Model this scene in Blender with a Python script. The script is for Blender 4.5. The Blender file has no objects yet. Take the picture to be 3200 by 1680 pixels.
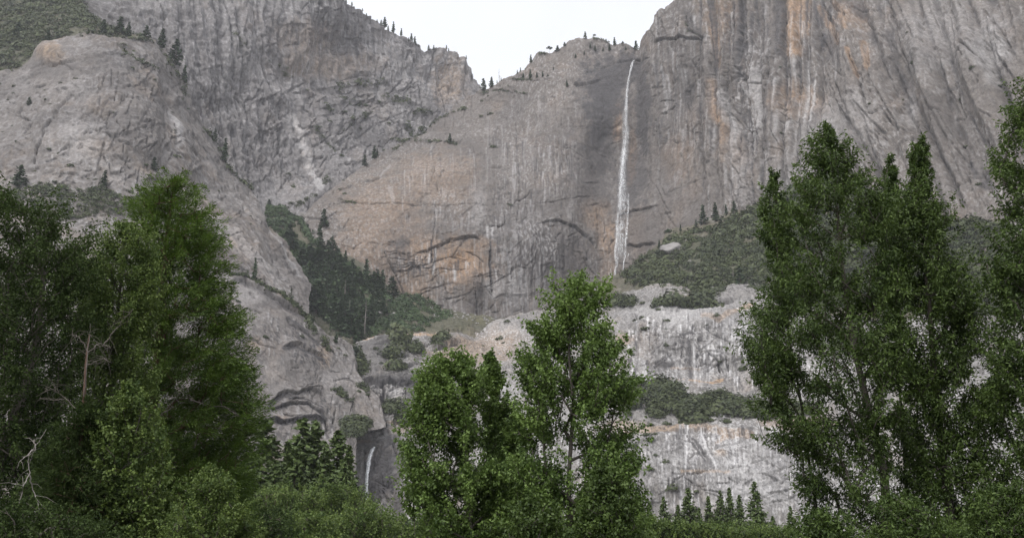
import bpy, math, time
import numpy as np
T0 = time.time()
R = math.radians
sc = bpy.context.scene
COL = sc.collection

# ------------------------------------------------------------------ camera
PITCH = R(15.0)
EYE = 1.7
cam_d = bpy.data.cameras.new('camera')
cam = bpy.data.objects.new('camera', cam_d)
COL.objects.link(cam)
cam.location = (0, 0, EYE)
cam.rotation_euler = (R(90) + PITCH, 0, 0)
cam_d.sensor_width = 36.0
cam_d.lens = 36.0
cam_d.clip_start = 0.1
cam_d.clip_end = 30000
sc.camera = cam

# ------------------------------------------------------------------ world, sun, exposure
SUN_EL, SUN_AZ = R(54), R(212)          # azimuth clockwise from +Y (north): behind the viewer, a little left
world = bpy.data.worlds.new("World")
sc.world = world
world.use_nodes = True
nt = world.node_tree
nt.nodes.clear()
sky = nt.nodes.new('ShaderNodeTexSky')
sky.sky_type = 'NISHITA'
sky.sun_disc = False
sky.sun_elevation = SUN_EL
sky.sun_rotation = SUN_AZ
sky.air_density = 1.0
sky.dust_density = 4.0
sky.ozone_density = 1.0
hs = nt.nodes.new('ShaderNodeHueSaturation')      # thin overcast: the cloud veil takes most of the blue out
hs.inputs['Saturation'].default_value = 0.22
hs.inputs['Value'].default_value = 1.0
bg = nt.nodes.new('ShaderNodeBackground')
bg.inputs['Strength'].default_value = 0.15
veil = nt.nodes.new('ShaderNodeBackground')
veil.inputs['Color'].default_value = (0.97, 0.98, 1.0, 1)
veil.inputs['Strength'].default_value = 0.60
addn = nt.nodes.new('ShaderNodeAddShader')
wo = nt.nodes.new('ShaderNodeOutputWorld')
nt.links.new(sky.outputs[0], hs.inputs['Color'])
nt.links.new(hs.outputs[0], bg.inputs['Color'])
nt.links.new(bg.outputs[0], addn.inputs[0])
nt.links.new(veil.outputs[0], addn.inputs[1])
wtc = nt.nodes.new('ShaderNodeTexCoord'); wnz = nt.nodes.new('ShaderNodeTexNoise')
wnz.inputs['Scale'].default_value = 2.2; wnz.inputs['Detail'].default_value = 4
wmr = nt.nodes.new('ShaderNodeMapRange'); wmr.inputs[1].default_value = .35; wmr.inputs[2].default_value = .65; wmr.inputs[3].default_value = .58; wmr.inputs[4].default_value = .74
nt.links.new(wtc.outputs['Generated'], wnz.inputs['Vector']); nt.links.new(wnz.outputs['Fac'], wmr.inputs[0]); nt.links.new(wmr.outputs[0], veil.inputs['Strength'])
nt.links.new(addn.outputs[0], wo.inputs['Surface'])

sun_d = bpy.data.lights.new('sun', 'SUN')
sun_d.energy = 1.5
sun_d.angle = R(11)
sun_d.color = (1.0, 0.965, 0.91)
sun = bpy.data.objects.new('sun', sun_d)
COL.objects.link(sun)
# direction towards the sun
sx, sy, sz = math.sin(SUN_AZ) * math.cos(SUN_EL), math.cos(SUN_AZ) * math.cos(SUN_EL), math.sin(SUN_EL)
sun.rotation_euler = (math.atan2(math.hypot(sx, sy), sz), 0, math.atan2(sx, -sy))
sc.view_settings.view_transform = 'Standard'
sc.view_settings.look = 'None'
sc.view_settings.exposure = 0.0
sc.view_settings.gamma = 1.0
sc.cycles.max_bounces = 5
sc.cycles.diffuse_bounces = 2
sc.cycles.glossy_bounces = 1
sc.cycles.transmission_bounces = 2
sc.cycles.volume_bounces = 1
sc.cycles.transparent_max_bounces = 12
sc.cycles.use_denoising = True
sc.cycles.denoising_prefilter = 'NONE'

# ------------------------------------------------------------------ picture <-> place (src px of the 3200x1680 photograph)
CP, SP = math.cos(PITCH), math.sin(PITCH)
def ray(px, py):
    px = np.asarray(px, float); py = np.asarray(py, float)
    xc = (px - 1600) / 3200; yc = (840 - py) / 3200
    return xc, CP - yc * SP, SP + yc * CP
def at(px, py, Y):
    """the point at plan distance Y that stands behind picture point px, py"""
    x, y, z = ray(px, py)
    k = Y / y
    return np.stack([x * k, y * k, EYE + z * k], -1)
def ratio(py):
    _, y, z = ray(1600, py)
    return z / y
CR = {'S': (0, 0, 1), 'D': (0, 0, 1.2422), 'k1': (0, 0, .6211), 'k2': (800, 0, .6211), 'k3': (1600, 0, .6211), 'k4': (2400, 0, .6211),
      'k5': (0, 840, .6211), 'k6': (800, 840, .6211), 'k7': (1600, 840, .6211), 'k8': (2400, 840, .6211),
      'm1': (1500, 100, .3107), 'm2': (1000, 500, .3846), 'm3': (1500, 520, .3550), 'm4': (1900, 0, .4585), 'm5': (640, 720, .4143)}
def P(c, pts):
    ox, oy, s = CR[c]
    return [(ox + q[0] * s, oy + q[1] * s) + tuple(q[2:]) for q in pts]

# ------------------------------------------------------------------ noise
_rs = np.random.RandomState(7)
_perm = _rs.permutation(256).astype(np.int32); _perm = np.concatenate([_perm, _perm])
_g = _rs.normal(size=(256, 3)); _g /= np.linalg.norm(_g, axis=1, keepdims=True); _g = _g.astype(np.float32)
def perlin(x, y, z=0.0):
    x = np.asarray(x, np.float32); y = np.asarray(y, np.float32); z = np.asarray(z, np.float32) + 0 * x
    xi = np.floor(x).astype(np.int32); yi = np.floor(y).astype(np.int32); zi = np.floor(z).astype(np.int32)
    xf = x - xi; yf = y - yi; zf = z - zi
    u = xf * xf * xf * (xf * (xf * 6 - 15) + 10); v = yf * yf * yf * (yf * (yf * 6 - 15) + 10); w = zf * zf * zf * (zf * (zf * 6 - 15) + 10)
    xi &= 255; yi &= 255; zi &= 255
    def d(i, j, k):
        g = _g[_perm[_perm[_perm[(xi + i) & 255] + ((yi + j) & 255)] + ((zi + k) & 255)]]
        return g[..., 0] * (xf - i) + g[..., 1] * (yf - j) + g[..., 2] * (zf - k)
    def L(a, b, t): return a + t * (b - a)
    return 1.6 * L(L(L(d(0,0,0), d(1,0,0), u), L(d(0,1,0), d(1,1,0), u), v), L(L(d(0,0,1), d(1,0,1), u), L(d(0,1,1), d(1,1,1), u), v), w)
def fbm(x, y, z=0.0, o=4, g=0.5):
    s = 0; a = 1.0; f = 1.0
    for i in range(o):
        s = s + a * perlin(x * f + 17.3 * i, y * f + 9.1 * i, np.asarray(z) * f + 5.7 * i); a *= g; f *= 2.03
    return s
def sstep(a, b, x):
    t = np.clip((x - a) / (b - a), 0, 1); return t * t * (3 - 2 * t)
def tps(ctrl):
    c = np.array(ctrl, float); p = c[:, :2] / 500.0; n = len(p)
    def U(r2): return np.where(r2 > 1e-12, r2 * np.log(np.maximum(r2, 1e-12)), 0)
    K = U(((p[:, None] - p[None]) ** 2).sum(-1)) + np.eye(n) * 0.02
    Pm = np.c_[np.ones(n), p]
    A = np.block([[K, Pm], [Pm.T, np.zeros((3, 3))]])
    w = np.linalg.solve(A, np.r_[c[:, 2], np.zeros(3)])
    def f(x, y):
        x = np.asarray(x, float) / 500; y = np.asarray(y, float) / 500
        s = w[n] + w[n + 1] * x + w[n + 2] * y
        for i in range(n): s = s + w[i] * U((x - p[i, 0]) ** 2 + (y - p[i, 1]) ** 2)
        return s
    return f
def seg_dist(X, Y, pts):
    """distance to a polyline, signed vertical side (+ = above), and position along it"""
    best = np.full(X.shape, 1e9); side = np.zeros(X.shape); along = np.zeros(X.shape)
    n = len(pts) - 1
    for i in range(n):
        ax, ay = pts[i][:2]; bx, by = pts[i + 1][:2]
        dx, dy = bx - ax, by - ay; l2 = dx * dx + dy * dy + 1e-9
        t = np.clip(((X - ax) * dx + (Y - ay) * dy) / l2, 0, 1)
        ex = X - ax - t * dx; ey = Y - ay - t * dy
        d = np.hypot(ex, ey)
        m = d < best
        best = np.where(m, d, best)
        s = np.sign(dx * ey - dy * ex) * (1 if dx >= 0 else -1)      # + below the line when read left to right
        side = np.where(m, -s, side); along = np.where(m, (i + t) / n, along)
    return best, side, along

# ------------------------------------------------------------------ meshes
def mesh(name, verts, quads=None, tris=None, mat=None, smooth=False, attrs=None, fattrs=None):
    me = bpy.data.meshes.new(name)
    verts = np.asarray(verts, np.float32)
    nq = 0 if quads is None else len(quads); ntr = 0 if tris is None else len(tris)
    li = np.concatenate(([np.asarray(quads, np.int32).ravel()] if nq else []) + ([np.asarray(tris, np.int32).ravel()] if ntr else []))
    ls = np.concatenate([np.arange(nq) * 4, nq * 4 + np.arange(ntr) * 3]).astype(np.int32)
    me.vertices.add(len(verts)); me.vertices.foreach_set('co', verts.ravel())
    me.loops.add(len(li)); me.loops.foreach_set('vertex_index', li.astype(np.int32))
    me.polygons.add(nq + ntr); me.polygons.foreach_set('loop_start', ls)
    if smooth: me.polygons.foreach_set('use_smooth', np.ones(nq + ntr, bool))
    for k, a in (attrs or {}).items():
        a = np.asarray(a, np.float32)
        if a.ndim == 1:
            me.attributes.new(k, 'FLOAT', 'POINT').data.foreach_set('value', a)
        else:
            me.attributes.new(k, 'FLOAT_COLOR', 'POINT').data.foreach_set('color', np.c_[a, np.ones(len(a), np.float32)].astype(np.float32).ravel())
    me.update(calc_edges=True)
    if mat: me.materials.append(mat)
    return me
def link(name, me, parent=None, loc=None):
    o = bpy.data.objects.new(name, me); COL.objects.link(o)
    if parent: o.parent = parent
    if loc is not None: o.location = loc
    return o
def tag(o, label=None, cat=None, group=None, kind=None):
    if label: o['label'] = label
    if cat: o['category'] = cat
    if group: o['group'] = group
    if kind: o['kind'] = kind
    return o

# ------------------------------------------------------------------ materials
def new_mat(name):
    m = bpy.data.materials.new(name); m.use_nodes = True
    n = m.node_tree.nodes; n.clear()
    return m, n, m.node_tree.links
def rock_mat(name, base, dark=(.056, .053, .056), ochre=(.32, .235, .165), pale=(.38, .368, .372), bump=1.0, fine=0.24):
    m, n, l = new_mat(name)
    out = n.new('ShaderNodeOutputMaterial'); b = n.new('ShaderNodeBsdfPrincipled')
    b.inputs['Roughness'].default_value = 0.85; b.inputs['Specular IOR Level'].default_value = 0.25
    at_ = n.new('ShaderNodeAttribute'); at_.attribute_name = 'stain'
    sp = n.new('ShaderNodeSeparateColor'); l.new(at_.outputs['Color'], sp.inputs[0])
    tc = n.new('ShaderNodeTexCoord')
    nz = n.new('ShaderNodeTexNoise'); nz.inputs['Scale'].default_value = fine; nz.inputs['Detail'].default_value = 5; nz.inputs['Roughness'].default_value = 0.7
    l.new(tc.outputs['Object'], nz.inputs['Vector'])
    rmp = n.new('ShaderNodeMapRange'); rmp.inputs[1].default_value = 0.3; rmp.inputs[2].default_value = 0.7
    rmp.inputs[3].default_value = 0.66; rmp.inputs[4].default_value = 1.34
    l.new(nz.outputs['Fac'], rmp.inputs[0])
    prev = None
    for ch, colr in (('Green', ochre), ('Blue', pale), ('Red', dark)):
        mx = n.new('ShaderNodeMix'); mx.data_type = 'RGBA'
        l.new(sp.outputs[ch], mx.inputs[0])
        if prev is None: mx.inputs[6].default_value = (*base, 1)
        else: l.new(prev, mx.inputs[6])
        mx.inputs[7].default_value = (*colr, 1)
        prev = mx.outputs[2]
    mul = n.new('ShaderNodeVectorMath'); mul.operation = 'SCALE'
    l.new(prev, mul.inputs[0]); l.new(rmp.outputs[0], mul.inputs['Scale'])
    l.new(mul.outputs[0], b.inputs['Base Color'])
    bp = n.new('ShaderNodeBump'); bp.inputs['Strength'].default_value = 0.6 * bump; bp.inputs['Distance'].default_value = 2.5
    l.new(nz.outputs['Fac'], bp.inputs['Height']); l.new(bp.outputs[0], b.inputs['Normal'])
    l.new(b.outputs[0], out.inputs[0])
    return m
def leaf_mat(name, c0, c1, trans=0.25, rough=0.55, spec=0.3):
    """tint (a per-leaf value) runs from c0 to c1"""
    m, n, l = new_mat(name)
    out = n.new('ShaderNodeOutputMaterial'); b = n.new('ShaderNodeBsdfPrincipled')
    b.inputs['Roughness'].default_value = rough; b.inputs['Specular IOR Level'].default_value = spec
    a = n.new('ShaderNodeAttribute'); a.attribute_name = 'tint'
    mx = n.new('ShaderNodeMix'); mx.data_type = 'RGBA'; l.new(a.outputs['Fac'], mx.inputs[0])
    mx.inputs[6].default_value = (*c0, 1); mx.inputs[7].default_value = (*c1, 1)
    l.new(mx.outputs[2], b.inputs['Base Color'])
    if trans > 0:
        t = n.new('ShaderNodeBsdfTranslucent'); l.new(mx.outputs[2], t.inputs['Color'])
        ms = n.new('ShaderNodeMixShader'); ms.inputs[0].default_value = trans
        l.new(b.outputs[0], ms.inputs[1]); l.new(t.outputs[0], ms.inputs[2]); l.new(ms.outputs[0], out.inputs[0])
    else: l.new(b.outputs[0], out.inputs[0])
    return m
def bark_mat(name, c, scale=6):
    m, n, l = new_mat(name)
    out = n.new('ShaderNodeOutputMaterial'); b = n.new('ShaderNodeBsdfPrincipled'); b.inputs['Roughness'].default_value = 0.9
    tc = n.new('ShaderNodeTexCoord'); mp = n.new('ShaderNodeMapping'); mp.inputs['Scale'].default_value = (scale, scale, scale * .25)
    nz = n.new('ShaderNodeTexNoise'); nz.inputs['Scale'].default_value = 2; nz.inputs['Detail'].default_value = 6
    l.new(tc.outputs['Object'], mp.inputs[0]); l.new(mp.outputs[0], nz.inputs['Vector'])
    mx = n.new('ShaderNodeMix'); mx.data_type = 'RGBA'; l.new(nz.outputs['Fac'], mx.inputs[0])
    mx.inputs[6].default_value = (c[0] * .5, c[1] * .5, c[2] * .5, 1); mx.inputs[7].default_value = (c[0] * 1.5, c[1] * 1.5, c[2] * 1.5, 1)
    l.new(mx.outputs[2], b.inputs['Base Color'])
    bp = n.new('ShaderNodeBump'); bp.inputs['Strength'].default_value = .8; bp.inputs['Distance'].default_value = .04
    l.new(nz.outputs['Fac'], bp.inputs['Height']); l.new(bp.outputs[0], b.inputs['Normal'])
    l.new(b.outputs[0], out.inputs[0]); return m
M = {}
M['rock_far'] = rock_mat('granite_far', (.178, .168, .168))
M['rock_main'] = rock_mat('granite_main', (.142, .126, .116), ochre=(.34, .215, .125), pale=(.44, .43, .435))
M['rock_left'] = rock_mat('granite_left', (.164, .149, .141))
M['rock_low'] = rock_mat('granite_low', (.205, .194, .187), ochre=(.32, .215, .13), pale=(.60, .59, .60))
M['soil'] = rock_mat('slope_soil', (.13, .115, .09), dark=(.05, .06, .035), ochre=(.30, .26, .15), pale=(.36, .35, .33))
M['brush'] = leaf_mat('brush_leaves', (.020, .030, .012), (.088, .108, .042), 0.1)
M['gully'] = leaf_mat('gully_leaves', (.018, .036, .016), (.075, .120, .042), 0.1)
M['far_conifer'] = leaf_mat('far_needles', (.018, .036, .018), (.052, .088, .034), 0.05)
M['mid_conifer'] = leaf_mat('mid_needles', (.028, .052, .016), (.092, .128, .036), 0.1)
M['mid_oak'] = leaf_mat('oak_leaves', (.038, .070, .016), (.150, .205, .050), 0.25)
M['cottonwood'] = leaf_mat('cottonwood_leaves', (.044, .078, .018), (.165, .245, .062), 0.3, .5, .3)
M['willow'] = leaf_mat('broad_leaves_dark', (.026, .048, .010), (.100, .150, .036), 0.25, .5, .3)
M['cedar'] = leaf_mat('cedar_sprays', (.034, .066, .010), (.120, .190, .030), 0.2)
M['dark_oak'] = leaf_mat('dark_oak_leaves', (.016, .030, .008), (.062, .092, .026), 0.2, .7, .15)
M['dead_leaf'] = leaf_mat('dead_twigs', (.16, .13, .11), (.30, .27, .25), 0)
M['bark_grey'] = bark_mat('bark_grey', (.075, .065, .055))
M['bark_red'] = bark_mat('bark_red', (.085, .048, .033))
M['bark_far'] = bark_mat('bark_far', (.10, .08, .065), 1)
M['bark_dead'] = bark_mat('bark_dead', (.26, .235, .22), 3)
M['bark_twig'] = bark_mat('bark_twig', (.115, .098, .088), 3)
print('setup', round(time.time() - T0, 1))
# ------------------------------------------------------------------ rock faces: one continuous sheet per mass
class Sheet:
    def __init__(s, name, xs, top, bot, ctrl, ny, mat, label=None, topn=(4, 30), big=(10, 160), flute=(4, 28, 220), frac=(2.5, 70, 35), fine=(1.0, 7),
                 cracks=(), ledges=(), stains_shade=(), streak=(0.5, 6, 150), mott=0.5, back=True, seed=0, plateau=0.0, bulge=(), cs=0.6, ls=0.5, joints=(), drips=(), tone=.4, ribs=()):
        t0 = time.time()
        xs = np.asarray(xs, float); nx = len(xs); s.xs = xs
        top = np.array(sorted(top, key=lambda q: q[0])); bot = np.array(sorted(bot, key=lambda q: q[0]))
        ty = np.interp(xs, top[:, 0], top[:, 1])
        ty = ty + topn[0] * fbm(xs / topn[1], seed + 3.3, 0, 4, 0.6)
        by = np.maximum(np.interp(xs, bot[:, 0], bot[:, 1]), ty + 4)
        v = np.linspace(0, 1, ny)[:, None]
        px = np.broadcast_to(xs[None], (ny, nx)); py = ty[None] + v * (by - ty)[None]
        s.ty, s.by, s.ny, s.nx = ty, by, ny, nx
        f = tps(ctrl); s.depth = f
        Y = f(px, py)
        B = at(px, py, Y)
        du = np.gradient(B, axis=1); dv = np.gradient(B, axis=0)
        N = np.cross(du, dv); N /= np.linalg.norm(N, axis=-1, keepdims=True) + 1e-9
        flip = (N * -B).sum(-1) < 0; N[flip] *= -1
        x, y, z = B[..., 0], B[..., 1], B[..., 2]; q = seed * 31.7
        h = x + 0.0 * y
        disp = big[0] * fbm(x / big[1] + q, y / big[1], z / big[1], 4)
        if flute[0]:
            n1 = fbm(x / flute[1] + q + .25 * perlin(x / 40, y / 40, z / 60), y / flute[1], z / flute[2], 3)
            disp += flute[0] * (0.5 - np.abs(n1))
        if frac[0]:
            w = 0.35 * fbm(x / 25 + q, y / 25, z / 25, 2)
            a = perlin(x / frac[1] + w + q, y / frac[1], z / frac[2] + w)
            c = perlin(x / frac[2] * 1.2 + w, y / frac[2] + q, z / (frac[1] * 1.4) + w)
            disp -= frac[0] * (np.exp(-(a / 0.035) ** 2) * sstep(-.2, .3, perlin(x / 90, y / 90 + q, z / 90)) + 0.8 * np.exp(-(c / 0.03) ** 2) * sstep(-.1, .3, perlin(x / 70 + 9, y / 70, z / 70)))
            # plates: little steps where the rock has come away in slabs
            pl = perlin(x / frac[1] * 1.7 + 2 * w, y / frac[1] * 1.7 + q, z / frac[2] * 1.1 + 2 * w)
            disp += frac[0] * 0.7 * (sstep(.0, .04, pl) + sstep(.25, .28, pl) + sstep(-.3, -.26, pl))
        if fine[0]:
            r1 = fbm(x / fine[1] + q, y / fine[1], z / (fine[1] * 1.3), 3, 0.6)
            rough = 0.35 + sstep(-.3, .6, perlin(x / 60, y / 60 + q, z / 80))
            disp += fine[0] * rough * (.6 * r1 + 1.3 * (.35 - np.abs(perlin(x / (fine[1] * 1.6) + q + 4, y / (fine[1] * 1.6), z / (fine[1] * 2.2) + .3 * r1))))
        st = np.zeros((ny, nx, 3))
        def sub(pts, pad):
            p = np.array([a[:2] for a in pts]); i0 = np.searchsorted(xs, p[:, 0].min() - pad); i1 = np.searchsorted(xs, p[:, 0].max() + pad)
            i1 = min(max(i1, i0 + 2), nx); i0 = min(i0, i1 - 1)
            hh = np.maximum(by[i0:i1] - ty[i0:i1], 1); ya, yb = p[:, 1].min() - pad, p[:, 1].max() + pad
            r0 = int(np.clip(((ya - ty[i0:i1]) / hh).min() * ny - 1, 0, ny - 2)); r1 = int(np.clip(((yb - ty[i0:i1]) / hh).max() * ny + 2, r0 + 1, ny))
            return (slice(r0, r1), slice(i0, i1))
        wob = 3.0 * fbm(px / 22, py / 22, q, 3) + 1.6 * perlin(px / 6, py / 6, q)
        s0, s2 = st[..., 0], st[..., 2]
        for pts, w, dep, *r in cracks:
            sl = sub(pts, 6 * w + 10); d, sd, al = seg_dist(px[sl] + wob[sl], py[sl] + wob[sl] * .7, pts)
            taper = np.minimum(1, 4.0 * np.minimum(al, 1 - al) + .35)
            brk = sstep(-.75, -.1, perlin(px[sl] / 14 + q, py[sl] / 14, 2.2))
            ww = .50 * w * taper * (1 + .45 * perlin(px[sl] / 9 + q, py[sl] / 9, 4.4)); g = np.exp(-(d / ww) ** 2) * brk
            disp[sl] -= cs * dep * g
            if r: s0[sl] = np.maximum(s0[sl], r[0] * g)
        for cx, cy, rx, ry, am, hs_, vs_, sa, sh in ribs:    # ribs and flutes: vertical corners, coloured darker along their grooves
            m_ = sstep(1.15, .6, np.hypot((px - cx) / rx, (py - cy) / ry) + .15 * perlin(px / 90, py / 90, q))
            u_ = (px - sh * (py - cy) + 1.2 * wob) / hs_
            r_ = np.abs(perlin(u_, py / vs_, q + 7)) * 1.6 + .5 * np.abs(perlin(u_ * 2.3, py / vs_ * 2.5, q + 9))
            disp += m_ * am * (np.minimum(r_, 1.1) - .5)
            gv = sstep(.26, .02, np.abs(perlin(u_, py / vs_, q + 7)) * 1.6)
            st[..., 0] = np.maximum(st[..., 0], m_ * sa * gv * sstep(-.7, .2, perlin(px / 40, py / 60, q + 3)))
        rg = np.random.RandomState(900 + seed)
        for n_, bb, am, asd, ln, ww_, dp, sa in joints:      # natural joints of the rock: short broken lines in families
            for _ in range(n_):
                cx, cy = rg.uniform(bb[0], bb[2]), rg.uniform(bb[1], bb[3]); an = R(rg.normal(am, asd)); L_ = rg.uniform(*ln); m_ = max(3, int(L_ / 18) + 2)
                tt = np.linspace(-.5, .5, m_); jx = np.cumsum(rg.normal(size=m_)) * L_ * .025
                pl_ = list(zip(cx + L_ * tt * math.cos(an) - jx * math.sin(an), cy - L_ * tt * math.sin(an) + jx * math.cos(an)))
                if pl_[0][0] > pl_[-1][0]: pl_ = pl_[::-1]
                w_ = rg.uniform(.7, 1.25) * ww_; sl = sub(pl_, 5 * w_ + 6)
                d, sd, al = seg_dist(px[sl] + wob[sl] * .5, py[sl] + wob[sl] * .5, pl_)
                g = np.exp(-(d / (w_ * (.5 + 1.0 * np.minimum(1, 4 * np.minimum(al, 1 - al))))) ** 2) * sstep(-.5, .1, perlin(px[sl] / 11 + 3.3, py[sl] / 11, q + _))
                k_ = rg.uniform(.5, 1.2)
                disp[sl] -= dp * k_ * g - dp * .8 * k_ * np.where(sd > 0, np.exp(-d / 9), 0) * np.minimum(1, 5 * np.minimum(al, 1 - al))
                s0[sl] = np.maximum(s0[sl], sa * k_ * g)
        for n_, bb, ln, wr, am, pd in drips:                 # water streaks: start sharply, fade downwards
            for _ in range(n_):
                cx, cy = rg.uniform(bb[0], bb[2]), rg.uniform(bb[1], bb[3]); L_ = rg.uniform(*ln); w_ = rg.uniform(*wr) ; dr = rg.normal() * .04
                clus = rg.randint(1, 4)
                for c_ in range(clus):
                    x0_ = cx + c_ * w_ * rg.uniform(1.5, 3.5); L2 = L_ * rg.uniform(.5, 1)
                    pl_ = [(x0_, cy), (x0_ + dr * L2 * .5 + rg.normal(), cy + L2 * .5), (x0_ + dr * L2, cy + L2)]
                    if pl_[0][0] > pl_[-1][0]: pl_ = pl_[::-1]
                    sl = sub(pl_, 3 * w_ + 3); d, sd, al = seg_dist(px[sl] + wob[sl] * .35, py[sl], pl_)
                    f_ = np.clip((py[sl] - cy) / L2, 0, 1)
                    g = np.exp(-(d / (w_ * (1.1 - .5 * f_))) ** 2) * np.clip(1.15 - f_, 0, 1) * sstep(-.9, -.1, perlin(px[sl] / 5, py[sl] / 30, q + _))
                    a_ = am * rg.uniform(.5, 1.15)
                    if rg.rand() < pd: s0[sl] = np.maximum(s0[sl], a_ * g); s2[sl] *= 1 - .7 * g
                    else: s2[sl] = np.maximum(s2[sl], a_ * g)
        for pts, A, Ln in ledges:                   # rock above the line overhangs, fading upwards over Ln px
            sl = sub(pts, 4); d, sd, al = seg_dist(px[sl] + wob[sl] * .6, py[sl] + wob[sl] * .6, pts)
            e = np.minimum(1, 8.0 * np.minimum(al, 1 - al))
            disp[sl] += ls * A * e * np.where(sd > 0, np.exp(-d / Ln), np.exp(-d / 1.2))
        for cx, cy, rx, ry, A in bulge:
            dd = ((px - cx) / rx) ** 2 + ((py - cy) / ry) ** 2
            disp += A * np.exp(-dd)
        # stains: water streaks running down the rock, lichen, fresh rock; also the painted shade of the cave
        if streak[0]:
            n2 = fbm(x / streak[1] + q, y / streak[1], z / streak[2], 3, .6)
            reg = sstep(-.25, .55, fbm(x / 110 + q + 5, y / 110, z / 130, 2))
            st[..., 0] = np.maximum(st[..., 0], streak[0] * sstep(.0, .55, n2) * (0.35 + reg))
            n3 = fbm(x / (streak[1] * .8) + q + 50, y / streak[1], z / (streak[2] * .8), 3, .6)
            st[..., 2] = np.maximum(st[..., 2], 1.0 * streak[0] * sstep(.0, .6, n3) * (1.25 - reg))
        n4 = fbm(x / 30 + q, y / 30, z / 60, 5, .65); n5 = fbm(x / 50 + q + 80, y / 50, z / 90, 4, .6)
        st[..., 0] = np.maximum(st[..., 0], mott * .5 * sstep(.2, .9, n4)); st[..., 2] = np.maximum(st[..., 2], mott * .5 * sstep(.2, .9, -n4))
        st[..., 1] = np.maximum(st[..., 1], mott * .45 * sstep(.1, .9, n5))
        sm = max(streak[1], 2)
        nf = fbm(x / (sm * .55) + q, y / (sm * .55), z / (sm * 3.5), 4, .7)      # fleck
        fk = sstep(-.35, .5, fbm(x / 40 + q, y / 40, z / 70, 3))
        st[..., 0] = np.maximum(st[..., 0], .75 * mott * sstep(.25, 1.1, nf) * (1.1 - fk)); st[..., 2] = np.maximum(st[..., 2], .35 * mott * sstep(.4, 1.1, -nf) * fk)
        broad = fbm(x / 120 + q + 3, y / 120, z / 160, 4, .55); st[..., 0] = np.maximum(st[..., 0], tone * sstep(-.1, .7, broad) * (.6 + .4 * sstep(-.3, .3, nf)))
        ne = fbm(x / 18 + q, y / 18, z / 26, 4, .6); nstr = fbm(x / (sm * .9) + q, y / (sm * .9), z / 90, 3, .6)
        for S in stains_shade:
            ch = 'rgb'.index(S[0])
            if S[1] == 'e':                          # soft-edged patch
                _, _, cx, cy, rx, ry, a = S
                d = np.hypot((px - cx) / rx, (py - cy) / ry)
                val = a * sstep(1.3, .4, d + .36 * ne + .22 * nstr) * (1 if ch == 0 else .55 + .45 * sstep(-.4, .35, nstr))
            elif S[1] == 's':                        # patch of vertical streaks
                _, _, cx, cy, rx, ry, a = S
                d = np.hypot((px - cx) / rx, (py - cy) / ry)
                val = a * sstep(1.2, .5, d + .3 * ne) * sstep(-.05, .3, nstr)
            elif S[1] == 'p':                        # polygon patch given as polyline with width
                _, _, pts, w, a = S
                d, _, _ = seg_dist(px + wob, py, pts); val = a * sstep(1.2, .5, d / w + .4 * ne)
            else:                                    # 'l' thin streak
                _, _, pts, w, a = S
                d, _, al = seg_dist(px + .35 * wob, py, pts)
                val = a * np.exp(-(d / w) ** 2) * sstep(-.9, .1, ne + .8 - 1.0 * al)
            st[..., ch] = np.maximum(st[..., ch], val)
            if ch == 2: st[..., 0] *= 1 - np.clip(val, 0, 1) * .9
            if ch == 0 and S[1] != 'l': st[..., 2] *= 1 - np.clip(val, 0, 1) * .8
        V = B + N * disp[..., None]
        s.pos3 = V
        rows = [V]; srow = [st]
        if back:
            T = V[0]; r_ = []
            for k, (dy, dz) in enumerate([(420, -60), (160, 5), (60, 4), (18, 1)]):
                b = T.copy(); b[:, 1] += dy; b[:, 0] *= 1 + dy / 1600; b[:, 2] += dz + dy * plateau + 3 * fbm(xs / 40, k, seed, 2); r_.append(b)
            rows = [np.stack(r_)] + rows; srow = [np.repeat(st[:1], 4, 0)] + srow
        A_ = np.concatenate(rows); S_ = np.clip(np.concatenate(srow), 0, 1); nr = len(A_)
        idx = np.arange(nr * nx).reshape(nr, nx)
        quads = np.stack([idx[:-1, :-1], idx[1:, :-1], idx[1:, 1:], idx[:-1, 1:]], -1).reshape(-1, 4)
        me = mesh(name, A_.reshape(-1, 3), quads, mat=mat, smooth=True, attrs={'stain': S_.reshape(-1, 3)})
        s.ob = tag(link(name, me), label, kind='structure')
        print('sheet', name, nx, nr, round(time.time() - t0, 1))
    def pos(s, px, py):
        px = np.atleast_1d(np.asarray(px, float)); py = np.atleast_1d(np.asarray(py, float))
        ci = np.clip(np.interp(px, s.xs, np.arange(s.nx)), 0, s.nx - 1.001); i = ci.astype(int); fx = ci - i
        ty = s.ty[i] * (1 - fx) + s.ty[i + 1] * fx; by = s.by[i] * (1 - fx) + s.by[i + 1] * fx
        r = np.clip((py - ty) / (by - ty), 0, 1) * (s.ny - 1.001); j = r.astype(int); fy = r - j
        V = s.pos3
        a = V[j, i] * (1 - fx)[:, None] + V[j, i + 1] * fx[:, None]; b = V[j + 1, i] * (1 - fx)[:, None] + V[j + 1, i + 1] * fx[:, None]
        return a * (1 - fy)[:, None] + b * fy[:, None]
def span(*segs):
    """column positions: (x0, x1, step) runs"""
    return np.unique(np.concatenate([np.arange(a, b, c) for a, b, c in segs]))

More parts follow.
